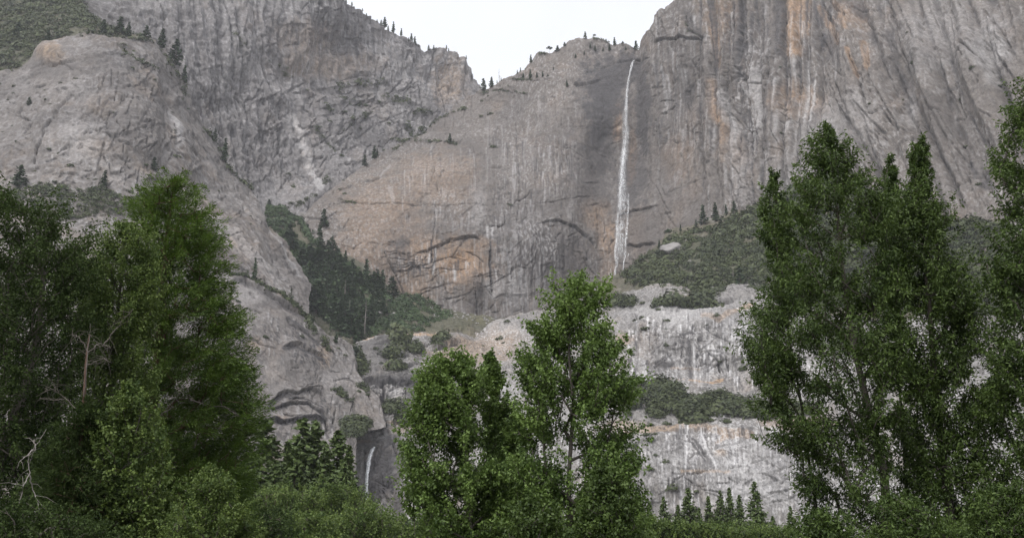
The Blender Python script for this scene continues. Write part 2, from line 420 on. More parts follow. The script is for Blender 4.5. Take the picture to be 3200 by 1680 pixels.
ground_v, ground_q = [], []
rr = np.array([0, 20, 60, 120, 240, 480, 800, 1200, 2000, 3300]); na = 96
aa = np.linspace(0, 2 * np.pi, na, endpoint=False)
gx = rr[:, None] * np.cos(aa)[None]; gy = rr[:, None] * np.sin(aa)[None]
gz = 1.2 * fbm(gx / 60, gy / 60, 0, 3) * sstep(5, 60, rr)[:, None] - 0.6
idx = np.arange(len(rr) * na).reshape(len(rr), na); nxt = np.roll(idx, -1, 1)
gq = np.stack([idx[:-1], idx[1:], nxt[1:], nxt[:-1]], -1).reshape(-1, 4)
gm = mesh('ground', np.stack([gx, gy, gz], -1).reshape(-1, 3), gq, mat=M['soil'], smooth=True, attrs={'stain': np.tile([.55, .1, 0.], (len(rr) * na, 1))})
tag(link('ground', gm), kind='structure')

# --- far cliff behind the gully, top left
far = Sheet('far_cliff', span((-500, 120, 20), (120, 330, 6), (330, 1540, 2.6)),
    P('S', [(-500, -420), (120, -400), (330, -330), (560, -250), (800, -120), (985, -30)]) + P('k2', [(455, 0), (530, 45), (600, 100), (640, 145), (690, 175), (740, 210), (800, 245), (840, 278), (860, 262), (880, 256), (950, 255), (1000, 275), (1040, 310), (1090, 380), (1125, 430), (1150, 470), (1190, 520)]),
    P('S', [(-500, 300), (120, 420), (330, 500), (620, 660), (760, 735), (900, 735), (1000, 690), (1150, 570), (1300, 490), (1440, 380), (1540, 350)]),
    P('S', [(400, 100, 1550), (500, 0, 1600), (450, -250, 1650), (700, -200, 1760), (650, 200, 1600), (700, 400, 1600), (780, 580, 1570), (870, 650, 1580), (1000, 600, 1650), (900, 450, 1690),
            (1050, 300, 1810), (1000, 100, 1800), (850, 100, 1720), (1080, 0, 1850), (1200, 110, 1960), (1340, 160, 2050), (1450, 200, 2110), (1500, 280, 2090), (1300, 330, 1960), (1150, 450, 1800), (1250, 420, 1880), (1050, 570, 1690),
            (1000, 420, 1740), (1130, 350, 1850), (1000, 250, 1790), (400, 500, 1480), (940, 690, 1530), (120, -300, 1720), (120, 300, 1560), (-500, -300, 1750), (-500, 300, 1600)]),
    330, M['rock_far'], topn=(5, 22), big=(14, 150), flute=(7, 24, 260), frac=(2.2, 80, 60), fine=(1.2, 7), mott=.25, joints=[(90, (500, -20, 1300, 480), 95, 14, (25, 110), 1.5, 4, .55), (70, (800, 250, 1350, 640), 35, 25, (20, 90), 1.5, 4, .5), (50, (600, 0, 1200, 420), 5, 14, (20, 70), 1.4, 3, .5), (40, (560, 300, 900, 680), 92, 8, (40, 160), 1.6, 5, .6)],
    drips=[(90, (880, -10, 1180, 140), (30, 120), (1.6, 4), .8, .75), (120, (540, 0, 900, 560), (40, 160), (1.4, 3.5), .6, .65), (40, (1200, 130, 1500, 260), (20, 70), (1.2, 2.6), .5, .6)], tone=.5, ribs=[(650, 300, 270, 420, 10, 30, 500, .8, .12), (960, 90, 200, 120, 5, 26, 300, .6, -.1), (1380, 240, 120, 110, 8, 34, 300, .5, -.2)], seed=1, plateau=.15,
    cracks=[(P('k2', [(65, 105), (130, 125), (200, 135), (260, 130)]), 3, 9, .7), (P('k2', [(660, 340), (680, 450), (700, 500)]), 3, 9, .5), (P('k2', [(810, 460), (830, 560)]), 5, 9, .6), (P('k2', [(920, 420), (945, 575)]), 6, 10, .6),
            (P('k2', [(160, 500), (260, 580), (330, 700), (400, 780)]), 3, 9, .3), (P('k2', [(280, 680), (420, 690), (520, 600), (640, 520)]), 3, 8, .4), (P('k2', [(0, 915), (180, 885), (300, 890)]), 2, 6, .4),
            (P('k2', [(80, 600), (95, 760), (70, 900)]), 2.5, 7, .4), (P('k2', [(400, 650), (500, 700), (620, 620), (760, 560)]), 3, 7, .3), (P('k2', [(500, 720), (640, 730), (760, 660)]), 3, 7, .3),
            (P('k2', [(430, 400), (560, 380), (640, 340)]), 3, 6, .2), (P('k1', [(900, 400), (1000, 620), (1150, 850)]), 4, 8, .3), (P('k1', [(1180, 250), (1170, 500), (1190, 780)]), 3, 8, .4), (P('k1', [(1040, 330), (1060, 560), (1110, 760)]), 3, 7, .4)],
    ledges=[(P('k2', [(70, 110), (130, 130), (250, 135)]), 9, 25), (P('k2', [(250, 450), (420, 430), (640, 420), (760, 520), (900, 580)]), 9, 40), (P('k2', [(280, 560), (500, 500), (700, 510)]), 7, 30), (P('k2', [(420, 640), (600, 580), (780, 640)]), 8, 30)],
    stains_shade=[('r', 's', 1040, 60, 110, 120, .8), ('r', 's', 900, 130, 120, 60, .7), ('r', 'l', P('k2', [(505, 200), (508, 290)]), 6, .9), ('r', 'l', P('k2', [(330, 60), (320, 220)]), 7, .8), ('r', 'l', P('k2', [(470, 180), (465, 300)]), 6, .6), ('r', 'l', P('k2', [(370, 120), (375, 250)]), 7, .7), ('r', 'l', P('k2', [(300, 140), (310, 240)]), 5, .7),
            ('r', 's', 800, 500, 160, 200, .55), ('r', 's', 620, 220, 90, 220, .5), ('g', 'e', 960, 120, 120, 60, .5), ('g', 'e', 1050, 200, 140, 50, .45), ('g', 'e', 1400, 260, 60, 80, .6), ('g', 'e', 930, 190, 60, 70, .4),
            ('b', 'p', P('k2', [(185, 590), (215, 680), (250, 790), (290, 880), (320, 960)]), 13, .75), ('g', 'l', P('k2', [(185, 590), (235, 750), (290, 890)]), 9, .5), ('r', 'e', 1080, 350, 130, 70, .35), ('r', 'e', 1150, 420, 120, 60, .35), ('b', 'e', 860, 600, 90, 60, .3)],
    streak=(0.42, 5, 220))

# --- wooded slope, top left corner
hill = Sheet('wooded_slope', span((-700, 490, 4)),
    P('S', [(-700, -260), (140, -260), (246, -10), (262, 35), (310, 80), (373, 112), (430, 118), (490, 132)]), P('S', [(-700, 420), (0, 300), (300, 210), (490, 190)]),
    P('S', [(0, 230, 1300), (250, 0, 1470), (0, 0, 1480), (0, -250, 1750), (373, 115, 1420), (480, 135, 1400), (-700, 0, 1350), (-700, 400, 1100), (250, 150, 1340), (-300, -250, 1700), (400, 200, 1350)]),
    120, M['soil'], topn=(5, 30), big=(10, 120), flute=(0, 1, 1), frac=(0, 1, 1), fine=(2, 15), streak=(0, 1, 1), seed=2,
    stains_shade=[('r', 'e', -100, 0, 600, 400, .6)], plateau=.3)

# --- main wall with the upper fall, and the great wall right of it
main = Sheet('main_cliff', span((880, 2640, 2.5), (2640, 3300, 4), (3300, 4200, 20)),
    P('S', [(880, 740), (913, 706), (965, 660), (1031, 600), (1093, 545), (1192, 485), (1304, 432), (1404, 358)]) + P('m1', [(-200, 730), (0, 605), (90, 580), (250, 500), (340, 450), (390, 435), (450, 390), (520, 290), (560, 215), (580, 205), (700, 200), (760, 170), (830, 140), (900, 85), (950, 75), (1040, 60), (1110, 72), (1200, 68), (1270, 80), (1330, 130), (1400, 130), (1420, 118), (1500, 130), (1560, 175), (1600, 190), (1614, 180), (1622, 150), (1627, 105), (1660, 40), (1690, 5)]) + P('m4', [(300, 190), (325, 165), (331, 115), (390, 75), (450, 15), (475, -5), (600, -150), (900, -380), (1600, -650), (5000, -700)]),
    P('S', [(880, 830), (1010, 900), (1100, 1010), (1300, 1040), (1600, 1060), (1900, 950), (2040, 860), (2200, 760), (2450, 700), (2800, 1000), (4200, 1150)]),
    P('S', [(1502, 282, 1850), (1400, 360, 1820), (1190, 485, 1730), (1030, 595, 1610), (913, 708, 1490), (900, 800, 1450), (1010, 770, 1460), (1250, 920, 1470), (1400, 960, 1480), (1550, 1000, 1500), (1780, 950, 1540), (1910, 870, 1575),
            (1600, 420, 1720), (1650, 160, 1800), (1800, 85, 1790), (1950, 150, 1740), (1500, 600, 1575), (1300, 650, 1540), (1800, 600, 1600), (1300, 520, 1640), (1700, 800, 1530),
            (1990, 200, 1668), (1960, 450, 1650), (1930, 700, 1605), (1850, 350, 1650), (2030, 120, 1640), (2100, 40, 1620), (2100, 400, 1575), (2250, 300, 1530), (2250, 0, 1560), (2250, 550, 1490), (2100, 700, 1530), (2050, 810, 1530),
            (2400, 200, 1450), (2400, 500, 1410), (2600, 0, 1430), (2600, 300, 1350), (2600, 550, 1300), (2900, 0, 1300), (2900, 400, 1200), (2900, 700, 1110), (3200, 0, 1180), (3200, 500, 1060), (3200, 900, 980), (3600, 300, 950), (4200, 300, 800), (4200, 1100, 750), (2900, -500, 1500), (2200, -200, 1650), (3800, -500, 1150), (2450, 700, 1360), (1100, 900, 1440)]),
    400, M['rock_main'], topn=(4, 18), big=(9, 170), flute=(2.0, 26, 300), frac=(1.1, 80, 50), fine=(.8, 6), mott=.2, joints=[(70, (950, 420, 1560, 980), 42, 22, (15, 70), 1.2, 2, .4), (35, (950, 480, 1560, 980), 3, 10, (25, 120), 1.2, 2, .4), (60, (1300, 160, 1960, 900), 88, 7, (30, 130), 1.3, 2.4, .45), (60, (1560, 180, 1960, 900), 12, 18, (15, 60), 1.2, 1.8, .4), (90, (2020, 60, 2700, 700), 98, 12, (30, 140), 1.4, 3, .45), (45, (2020, 150, 2640, 700), 30, 28, (15, 60), 1.3, 2.4, .4), (110, (2560, -10, 3200, 700), 112, 12, (40, 170), 1.8, 5, .5), (60, (2600, 100, 3250, 1000), 20, 30, (20, 80), 1.5, 4, .5)],
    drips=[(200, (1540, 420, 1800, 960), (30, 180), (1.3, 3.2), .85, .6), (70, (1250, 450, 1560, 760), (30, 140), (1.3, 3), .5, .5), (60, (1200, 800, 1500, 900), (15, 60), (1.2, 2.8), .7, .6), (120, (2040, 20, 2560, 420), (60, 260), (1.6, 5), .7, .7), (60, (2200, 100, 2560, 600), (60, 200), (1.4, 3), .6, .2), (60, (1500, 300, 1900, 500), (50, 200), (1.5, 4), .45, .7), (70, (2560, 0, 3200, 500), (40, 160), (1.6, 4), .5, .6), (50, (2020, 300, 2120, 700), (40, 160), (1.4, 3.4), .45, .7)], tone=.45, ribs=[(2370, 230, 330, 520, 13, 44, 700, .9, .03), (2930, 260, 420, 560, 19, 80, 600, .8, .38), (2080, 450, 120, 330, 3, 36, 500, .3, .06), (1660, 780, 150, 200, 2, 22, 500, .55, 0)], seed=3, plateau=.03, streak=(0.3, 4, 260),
    cracks=[  # slab left of the fall
        (P('m2', [(100, 405), (250, 375), (420, 365), (560, 352), (900, 350), (1150, 348), (1370, 345)]), 2.2, 6, .8), (P('m2', [(180, 250), (280, 205), (400, 180), (480, 150)]), 5, 9, .7), (P('m2', [(345, 445), (410, 405)]), 2.5, 6, .6),
        (P('m2', [(330, 330), (410, 280), (500, 240)]), 2.5, 5, .5), (P('m2', [(480, 150), (640, 110), (720, 70)]), 2.2, 5, .4), (P('m2', [(600, 420), (590, 400), (650, 375)]), 2.2, 5, .5), (P('m2', [(840, 215), (900, 180), (930, 100), (930, 0)]), 2.2, 6, .3), (P('m2', [(665, 425), (720, 400), (750, 350), (830, 290), (880, 250)]), 2.2, 5, .4),
        (P('m2', [(935, 360), (935, 470), (918, 570), (910, 690), (905, 830)]), 2.5, 6, 1), (P('m2', [(780, 755), (860, 735), (960, 690), (1060, 645), (1230, 620), (1290, 640)]), 3.2, 10, .9), (P('m2', [(515, 760), (550, 850), (610, 940), (700, 1130)]), 3, 10, .6),
        (P('m2', [(540, 830), (700, 820), (860, 815)]), 2.2, 6, .7), (P('m2', [(600, 925), (700, 910), (790, 870), (900, 840), (1060, 770), (1190, 800)]), 2.6, 6, .7), (P('m2', [(900, 930), (960, 880), (1100, 880), (1200, 880)]), 2.4, 6, .6), (P('m2', [(1190, 730), (1280, 770), (1330, 820)]), 2.4, 6, .7),
        (P('m2', [(530, 780), (640, 770), (760, 800)]), 2, 5, .5), (P('m2', [(570, 870), (680, 870), (820, 830)]), 2, 5, .5), (P('m2', [(590, 900), (690, 890), (800, 850)]), 2, 5, .5), (P('m2', [(160, 720), (190, 680), (240, 640)]), 2.2, 5, .4), (P('m2', [(60, 700), (150, 600), (185, 500)]), 2.4, 6, .4), (P('m2', [(250, 760), (330, 700)]), 2.2, 5, .3), (P('m2', [(330, 560), (300, 640)]), 2.2, 5, .3), (P('m2', [(1385, 670), (1385, 850), (1395, 1090)]), 3.4, 9, 1), (P('m2', [(1390, 540), (1490, 545)]), 3, 7, .9), (P('m2', [(1235, 1020), (1250, 1130), (1260, 1250)]), 4.5, 10, .5), (P('m2', [(1000, 980), (1040, 1100)]), 3, 6, .4), (P('m2', [(1235, 1020), (1350, 1040), (1400, 1110)]), 2.4, 6, .4), (P('m2', [(1150, 1150), (1230, 1060)]), 2.4, 6, .4), (P('m2', [(545, 695), (610, 680)]), 2.4, 6, .5), (P('m2', [(900, 65), (1190, 70)]), 2, 4, .5),
        # around the fall
        (P('m1', [(930, 520), (1020, 520), (1110, 495), (1230, 465)]), 3.2, 9, .9), (P('m1', [(1050, 400), (1150, 385), (1240, 370), (1360, 335), (1500, 300)]), 2.2, 6, .6), (P('m1', [(920, 430), (930, 500), (970, 545)]), 2.2, 5, .5), (P('m1', [(1570, 295), (1650, 280), (1710, 265)]), 4, 9, .9), (P('m1', [(800, 785), (900, 775), (980, 770)]), 2, 5, .5), (P('m1', [(1030, 600), (1030, 820), (1040, 930)]), 2, 4, .6), (P('m1', [(560, 750), (560, 900)]), 2.2, 5, .7), (P('m1', [(360, 930), (360, 1160)]), 2.4, 5, .8), (P('m1', [(350, 500), (450, 490), (600, 510), (710, 480)]), 2.6, 6, .4), (P('m1', [(100, 620), (250, 610), (390, 640)]), 3, 7, .5), (P('m1', [(170, 1160), (280, 1150), (420, 1150), (700, 1190)]), 2.4, 6, .6), (P('m1', [(160, 1050), (180, 970), (210, 1000)]), 2.4, 6, .5), (P('m1', [(1700, 740), (1730, 735)]), 3, 6, .8), (P('m1', [(1720, 830), (1725, 1030)]), 3, 6, .8), (P('m1', [(1780, 690), (1840, 660), (1931, 665)]), 2.4, 6, .5), (P('m1', [(860, 960), (1060, 940)]), 2, 4, .4), (P('m1', [(720, 1190), (900, 1180), (1080, 1260)]), 2.4, 5, .5),
        (P('m3', [(290, 320), (350, 285), (430, 235), (435, 215)]), 3.2, 7, .8), (P('m3', [(500, 505), (640, 490), (740, 510), (830, 548), (900, 600), (960, 660), (1010, 735)]), 3.6, 10, .9), (P('m3', [(640, 490), (720, 440)]), 2.4, 5, .6), (P('m3', [(570, 810), (630, 760), (660, 640), (710, 590)]), 2.6, 6, .7), (P('m3', [(770, 635), (810, 600)]), 2.4, 6, .7), (P('m3', [(1230, 445), (1330, 420), (1440, 405), (1600, 370)]), 3.2, 9, .9), (P('m3', [(1300, 720), (1420, 725), (1490, 705), (1580, 700)]), 3.6, 9, .9), (P('m3', [(320, 335), (560, 320), (720, 300), (860, 275), (1020, 260)]), 2.2, 5, .6), (P('m3', [(860, 620), (880, 780), (950, 900), (1060, 1000)]), 3, 8, .6), (P('m3', [(1200, 480), (1190, 660), (1130, 720)]), 3.2, 8, .7), (P('m3', [(1530, 20), (1590, 50)]), 2.4, 6, .6), (P('m3', [(1560, 110), (1590, 150)]), 2, 5, .5), (P('m3', [(0, 320), (200, 325)]), 2, 4, .5), (P('m3', [(285, 880), (285, 990)]), 7, 5, 1), (P('m3', [(90, 530), (200, 535)]), 3.4, 7, .9), (P('m3', [(1180, 870), (1260, 880), (1340, 870)]), 2.4, 6, .5), (P('m3', [(1650, 440), (1690, 420)]), 3, 6, .6), (P('m3', [(1610, 430), (1620, 600)]), 2.4, 5, .5),
        # great right wall
        (P('m4', [(310, 290), (370, 270), (430, 262), (560, 255), (650, 265)]), 4, 9, .8), (P('m4', [(530, 110), (540, 200), (650, 260)]), 6, 10, .6), (P('m4', [(550, 395), (600, 470), (620, 500)]), 3.4, 8, .6), (P('m4', [(920, 480), (960, 560), (990, 640), (1000, 780)]), 5, 13, .6), (P('m4', [(870, 60), (870, 360)]), 4, 10, .5), (P('m4', [(920, 20), (930, 250), (935, 470)]), 6, 13, .6), (P('m4', [(990, 120), (990, 440), (995, 700)]), 3, 9, .4), (P('m4', [(1065, 80), (1065, 380)]), 3, 8, .4), (P('m4', [(1120, 300), (1130, 560), (1100, 760), (1110, 1000)]), 5, 10, .4), (P('m4', [(1215, 0), (1215, 380)]), 4, 10, .3), (P('m4', [(1385, 0), (1385, 330)]), 4, 10, .3), (P('m4', [(860, 570), (830, 640), (880, 800), (960, 900)]), 2.6, 7, .5), (P('m4', [(690, 400), (740, 600), (760, 860)]), 4, 9, .5), (P('m4', [(740, 400), (800, 600), (800, 700)]), 3, 7, .3), (P('m4', [(820, 800), (880, 810), (920, 900)]), 2.8, 7, .5), (P('m4', [(800, 1060), (870, 1140), (960, 1280)]), 3.2, 8, .5), (P('m4', [(1000, 960), (950, 1050), (880, 1140)]), 3, 7, .5), (P('m4', [(920, 1335), (1000, 1270), (1050, 1000)]), 3, 7, .4), (P('m4', [(940, 840), (990, 920), (1060, 900), (1080, 850)]), 3.4, 8, .5), (P('m4', [(510, 680), (540, 740), (520, 850), (540, 1000)]), 3, 7, .4), (P('m4', [(590, 645), (650, 630)]), 3, 6, .7), (P('m4', [(650, 560), (700, 640)]), 3, 5, .4), (P('m4', [(430, 955), (470, 980), (480, 1030)]), 2.5, 6, .5), (P('m4', [(610, 960), (640, 1080)]), 2.5, 6, .5), (P('m4', [(340, 680), (420, 660)]), 2.4, 5, .5), (P('m4', [(300, 760), (310, 900)]), 3, 6, .6), (P('m4', [(810, 505), (900, 485)]), 3, 6, .6), (P('m4', [(1700, 420), (1745, 540)]), 4, 10, .5), (P('m4', [(1460, 0), (1520, 140), (1590, 340)]), 6, 14, .5), (P('m4', [(1150, 1040), (1200, 1035), (1250, 1100)]), 3, 6, .4), (P('m4', [(1180, 850), (1250, 840), (1370, 855)]), 2.6, 6, .4),
        (P('k4', [(430, 300), (480, 420), (530, 600)]), 6, 14, .5), (P('k4', [(500, 230), (530, 350), (545, 520)]), 5, 12, .4), (P('k4', [(620, 30), (670, 170), (690, 280), (740, 380)]), 6, 14, .4), (P('k4', [(910, 20), (960, 140), (1000, 270), (1070, 330), (1220, 440)]), 6, 14, .4), (P('k4', [(390, 50), (450, 45), (560, 70)]), 4, 10, .5), (P('k4', [(470, 80), (520, 140), (580, 200)]), 4, 10, .5), (P('k4', [(830, 560), (840, 690), (850, 720)]), 8, 14, .6), (P('k4', [(830, 585), (930, 600), (1000, 610)]), 3, 8, .6), (P('k4', [(880, 960), (1000, 900), (1180, 840)]), 5, 10, .4), (P('k4', [(770, 0), (790, 150), (830, 330)]), 6, 12, .4), (P('k4', [(500, 620), (620, 560), (700, 400)]), 5, 10, .3), (P('k4', [(520, 780), (600, 660), (690, 560)]), 4, 8, .3), (P('k4', [(1090, 60), (1200, 200), (1290, 340)]), 6, 12, .3), (P('k4', [(590, 20), (600, 250), (570, 400)]), 5, 11, .3), (P('k4', [(1060, 190), (1130, 260), (1180, 350)]), 4, 8, .4), (P('k4', [(600, 600), (680, 690)]), 4, 8, .3)],
    ledges=[(P('m3', [(500, 500), (640, 487), (740, 507), (830, 545), (900, 597), (960, 657), (1010, 730)]), 9, 40), (P('m3', [(1230, 440), (1330, 417), (1440, 402), (1600, 367)]), 8, 30), (P('m3', [(1300, 716), (1420, 720), (1490, 700), (1580, 695)]), 9, 40), (P('m2', [(780, 750), (860, 730), (960, 685), (1060, 640), (1230, 615), (1290, 635)]), 9, 40), (P('m4', [(310, 285), (370, 265), (430, 257), (560, 250), (650, 258)]), 9, 30), (P('m1', [(930, 515), (1020, 517), (1110, 490), (1230, 460)]), 7, 25), (P('m2', [(100, 400), (250, 370), (420, 360), (560, 348), (900, 346)]), 5, 22), (P('m2', [(515, 740), (550, 840), (610, 935)]), 6, 30), (P('m1', [(1300, 330), (1400, 310), (1500, 295), (1640, 275)]), 5, 25), (P('m2', [(600, 925), (700, 910), (790, 870), (900, 840)]), 6, 20)],
    bulge=[(1480, 900, 35, 75, 22), (2135, 300, 40, 70, -7), (1900, 430, 70, 180, -16), (2320, 250, 35, 240, 13), (2430, 250, 30, 220, 10), (2520, 130, 45, 160, 10), (2650, 150, 40, 240, 16), (2300, 200, 14, 200, -8), (2790, 100, 50, 170, 15), (2900, 200, 40, 160, 14), (2240, 380, 30, 160, 9), (2360, 600, 60, 120, 10), (3050, 150, 50, 160, 14), (1440, 830, 100, 90, -7), (2060, 60, 30, 60, 8)],
    stains_shade=[('r', 'e', 1885, 300, 85, 165, .95), ('r', 'e', 2005, 330, 28, 210, .85), ('r', 'p', P('m1', [(1480, 330), (1380, 420), (1280, 560), (1230, 760), (1220, 1000)]), 50, .9), ('r', 'e', 1975, 560, 65, 130, .75), ('r', 'e', 1850, 540, 90, 170, .6), ('r', 'e', 1740, 800, 170, 110, .62), ('r', 'e', 1680, 700, 140, 120, .4), ('r', 'e', 1800, 640, 90, 90, .35), ('r', 'e', 2020, 740, 70, 60, .35), ('r', 'e', 1880, 460, 70, 110, .75), ('r', 'e', 2080, 560, 40, 120, .35), ('r', 'p', P('m1', [(1580, 320), (1600, 500), (1600, 800), (1580, 1000)]), 14, .85),
            ('g', 'e', 1930, 380, 16, 60, .75), ('g', 'e', 1925, 330, 18, 30, .6), ('g', 'e', 1860, 670, 50, 55, .45), ('g', 'e', 1895, 760, 40, 80, .45), ('g', 'e', 1910, 850, 40, 40, .35), ('g', 'e', 1970, 500, 16, 90, .5), ('g', 'e', 1440, 820, 120, 85, .75), ('g', 'e', 1330, 790, 100, 60, .55), ('g', 'e', 1280, 900, 80, 80, .4), ('g', 'e', 1480, 770, 60, 40, .6), ('g', 'e', 1200, 700, 160, 160, .35), ('g', 'e', 1360, 560, 140, 90, .3), ('g', 'e', 1150, 820, 120, 110, .35),
            ('r', 's', 1290, 830, 75, 60, .8), ('r', 's', 1640, 850, 110, 170, .85), ('b', 's', 1640, 820, 120, 170, .6), ('b', 'e', 1540, 900, 40, 40, .6), ('b', 'e', 1600, 900, 40, 50, .5), ('b', 'l', P('m2', [(940, 710), (920, 930)]), 4, .9), ('b', 'l', P('m2', [(890, 750), (885, 840)]), 3, .8), ('b', 'l', P('m2', [(1095, 880), (1098, 970)]), 5, .9), ('b', 'l', P('m2', [(1190, 810), (1190, 860)]), 3, .7), ('b', 'l', P('m2', [(1020, 880), (1025, 910)]), 4, .7), ('b', 'l', P('m2', [(1360, 540), (1362, 640)]), 5, .7), ('b', 'l', P('m2', [(1400, 540), (1400, 660)]), 5, .8), ('b', 'p', P('m2', [(570, 240), (600, 340)]), 7, .3), ('b', 'p', P('m2', [(490, 160), (560, 40)]), 4, .35),
            ('r', 'l', P('m2', [(1105, 820), (1108, 880)]), 4, .9), ('r', 'l', P('m2', [(1125, 800), (1128, 880)]), 4, .9), ('r', 'l', P('m2', [(620, 740), (615, 810)]), 5, .8), ('r', 'l', P('m2', [(680, 760), (680, 880)]), 8, .7), ('r', 'l', P('m2', [(720, 760), (715, 900)]), 8, .7), ('r', 'l', P('m2', [(905, 650), (905, 830)]), 3.5, 1), ('r', 'l', P('m2', [(930, 720), (932, 830)]), 3.5, .9), ('r', 'e', 1250, 765, 36, 30, .75), ('r', 'e', 1385, 740, 24, 14, .6), ('r', 's', 1490, 260, 80, 60, .3), ('r', 'e', 1460, 580, 80, 30, .2),
            ('r', 'l', P('m2', [(1385, 660), (1388, 850), (1395, 1060)]), 5, 1), ('r', 'l', P('m2', [(1330, 100), (1335, 400)]), 5, .4), ('r', 'p', P('m2', [(1370, 0), (1385, 300), (1400, 500)]), 10, .3), ('r', 'e', 1480, 905, 30, 62, .55), ('r', 's', 1560, 660, 60, 130, .55), ('b', 'e', 1500, 650, 25, 90, .35),
            ('r', 'e', 2140, 290, 26, 55, .75), ('r', 'e', 2105, 320, 14, 22, .6), ('r', 'l', P('m4', [(480, 700), (520, 900), (520, 1150)]), 16, .35), ('r', 'l', P('m4', [(925, 20), (930, 250), (945, 500), (950, 800)]), 17, .95), ('r', 'l', P('m4', [(875, 60), (878, 380), (890, 560)]), 11, .8), ('r', 'l', P('m4', [(990, 100), (992, 420)]), 7, .8), ('r', 'l', P('m4', [(1065, 60), (1066, 420)]), 8, .65), ('r', 'p', P('m4', [(1180, 0), (1180, 200), (1195, 380)]), 22, .75), ('r', 'l', P('m4', [(1130, 300), (1135, 600)]), 18, .45), ('r', 'p', P('m4', [(540, 90), (560, 180), (640, 250)]), 16, .6), ('r', 'p', P('m4', [(1130, 620), (1100, 780), (1100, 1020)]), 14, .5), ('r', 'l', P('m4', [(700, 600), (740, 850), (770, 1100)]), 10, .35), ('r', 'e', 2600, 150, 40, 60, .6), ('r', 'p', P('m4', [(1400, 0), (1440, 200), (1420, 330)]), 14, .4),
            ('g', 'p', P('m4', [(1280, 0), (1280, 200), (1270, 360)]), 34, .6), ('g', 'p', P('m4', [(1345, 0), (1345, 250)]), 20, .5), ('g', 'p', P('m4', [(710, 200), (740, 320), (760, 450)]), 18, .45), ('g', 'l', P('m4', [(720, 560), (740, 800), (790, 860)]), 12, .7), ('g', 'e', 2265, 400, 18, 60, .5), ('g', 'e', 2260, 40, 80, 100, .3), ('g', 'e', 2500, 330, 90, 70, .45), ('g', 'e', 2300, 480, 60, 60, .25), ('g', 'e', 2120, 480, 60, 90, .25), ('g', 'p', P('k4', [(260, 30), (330, 160), (370, 230)]), 12, .5), ('g', 'p', P('k4', [(330, 0), (390, 120), (410, 180)]), 12, .5), ('g', 'p', P('k4', [(500, 240), (530, 380)]), 10, .5), ('g', 'p', P('k4', [(430, 300), (480, 420)]), 8, .5), ('g', 'e', 2660, 60, 60, 60, .4),
            ('b', 'l', P('m4', [(1370, 430), (1372, 860)]), 5, .75), ('b', 'l', P('m4', [(1420, 560), (1415, 860)]), 4, .75), ('b', 'l', P('m4', [(1285, 410), (1285, 560)]), 5, .55), ('b', 's', 2360, 300, 45, 220, .6), ('b', 'p', P('m4', [(800, 640), (880, 900), (860, 1100)]), 22, .45), ('b', 'p', P('m4', [(1040, 500), (1060, 850)]), 18, .5), ('b', 'e', 2600, 420, 120, 110, .4), ('b', 'e', 2950, 120, 120, 160, .35), ('b', 'e', 3120, 180, 70, 120, .55), ('b', 'e', 2480, 560, 90, 60, .4), ('b', 'e', 2700, 380, 60, 90, .35), ('b', 'e', 2850, 340, 30, 60, .5), ('b', 'e', 2330, 560, 40, 120, .35), ('r', 'e', 2960, 400, 120, 90, .35), ('r', 'e', 2930, 340, 40, 30, .4), ('r', 'e', 3000, 560, 120, 80, .2)])

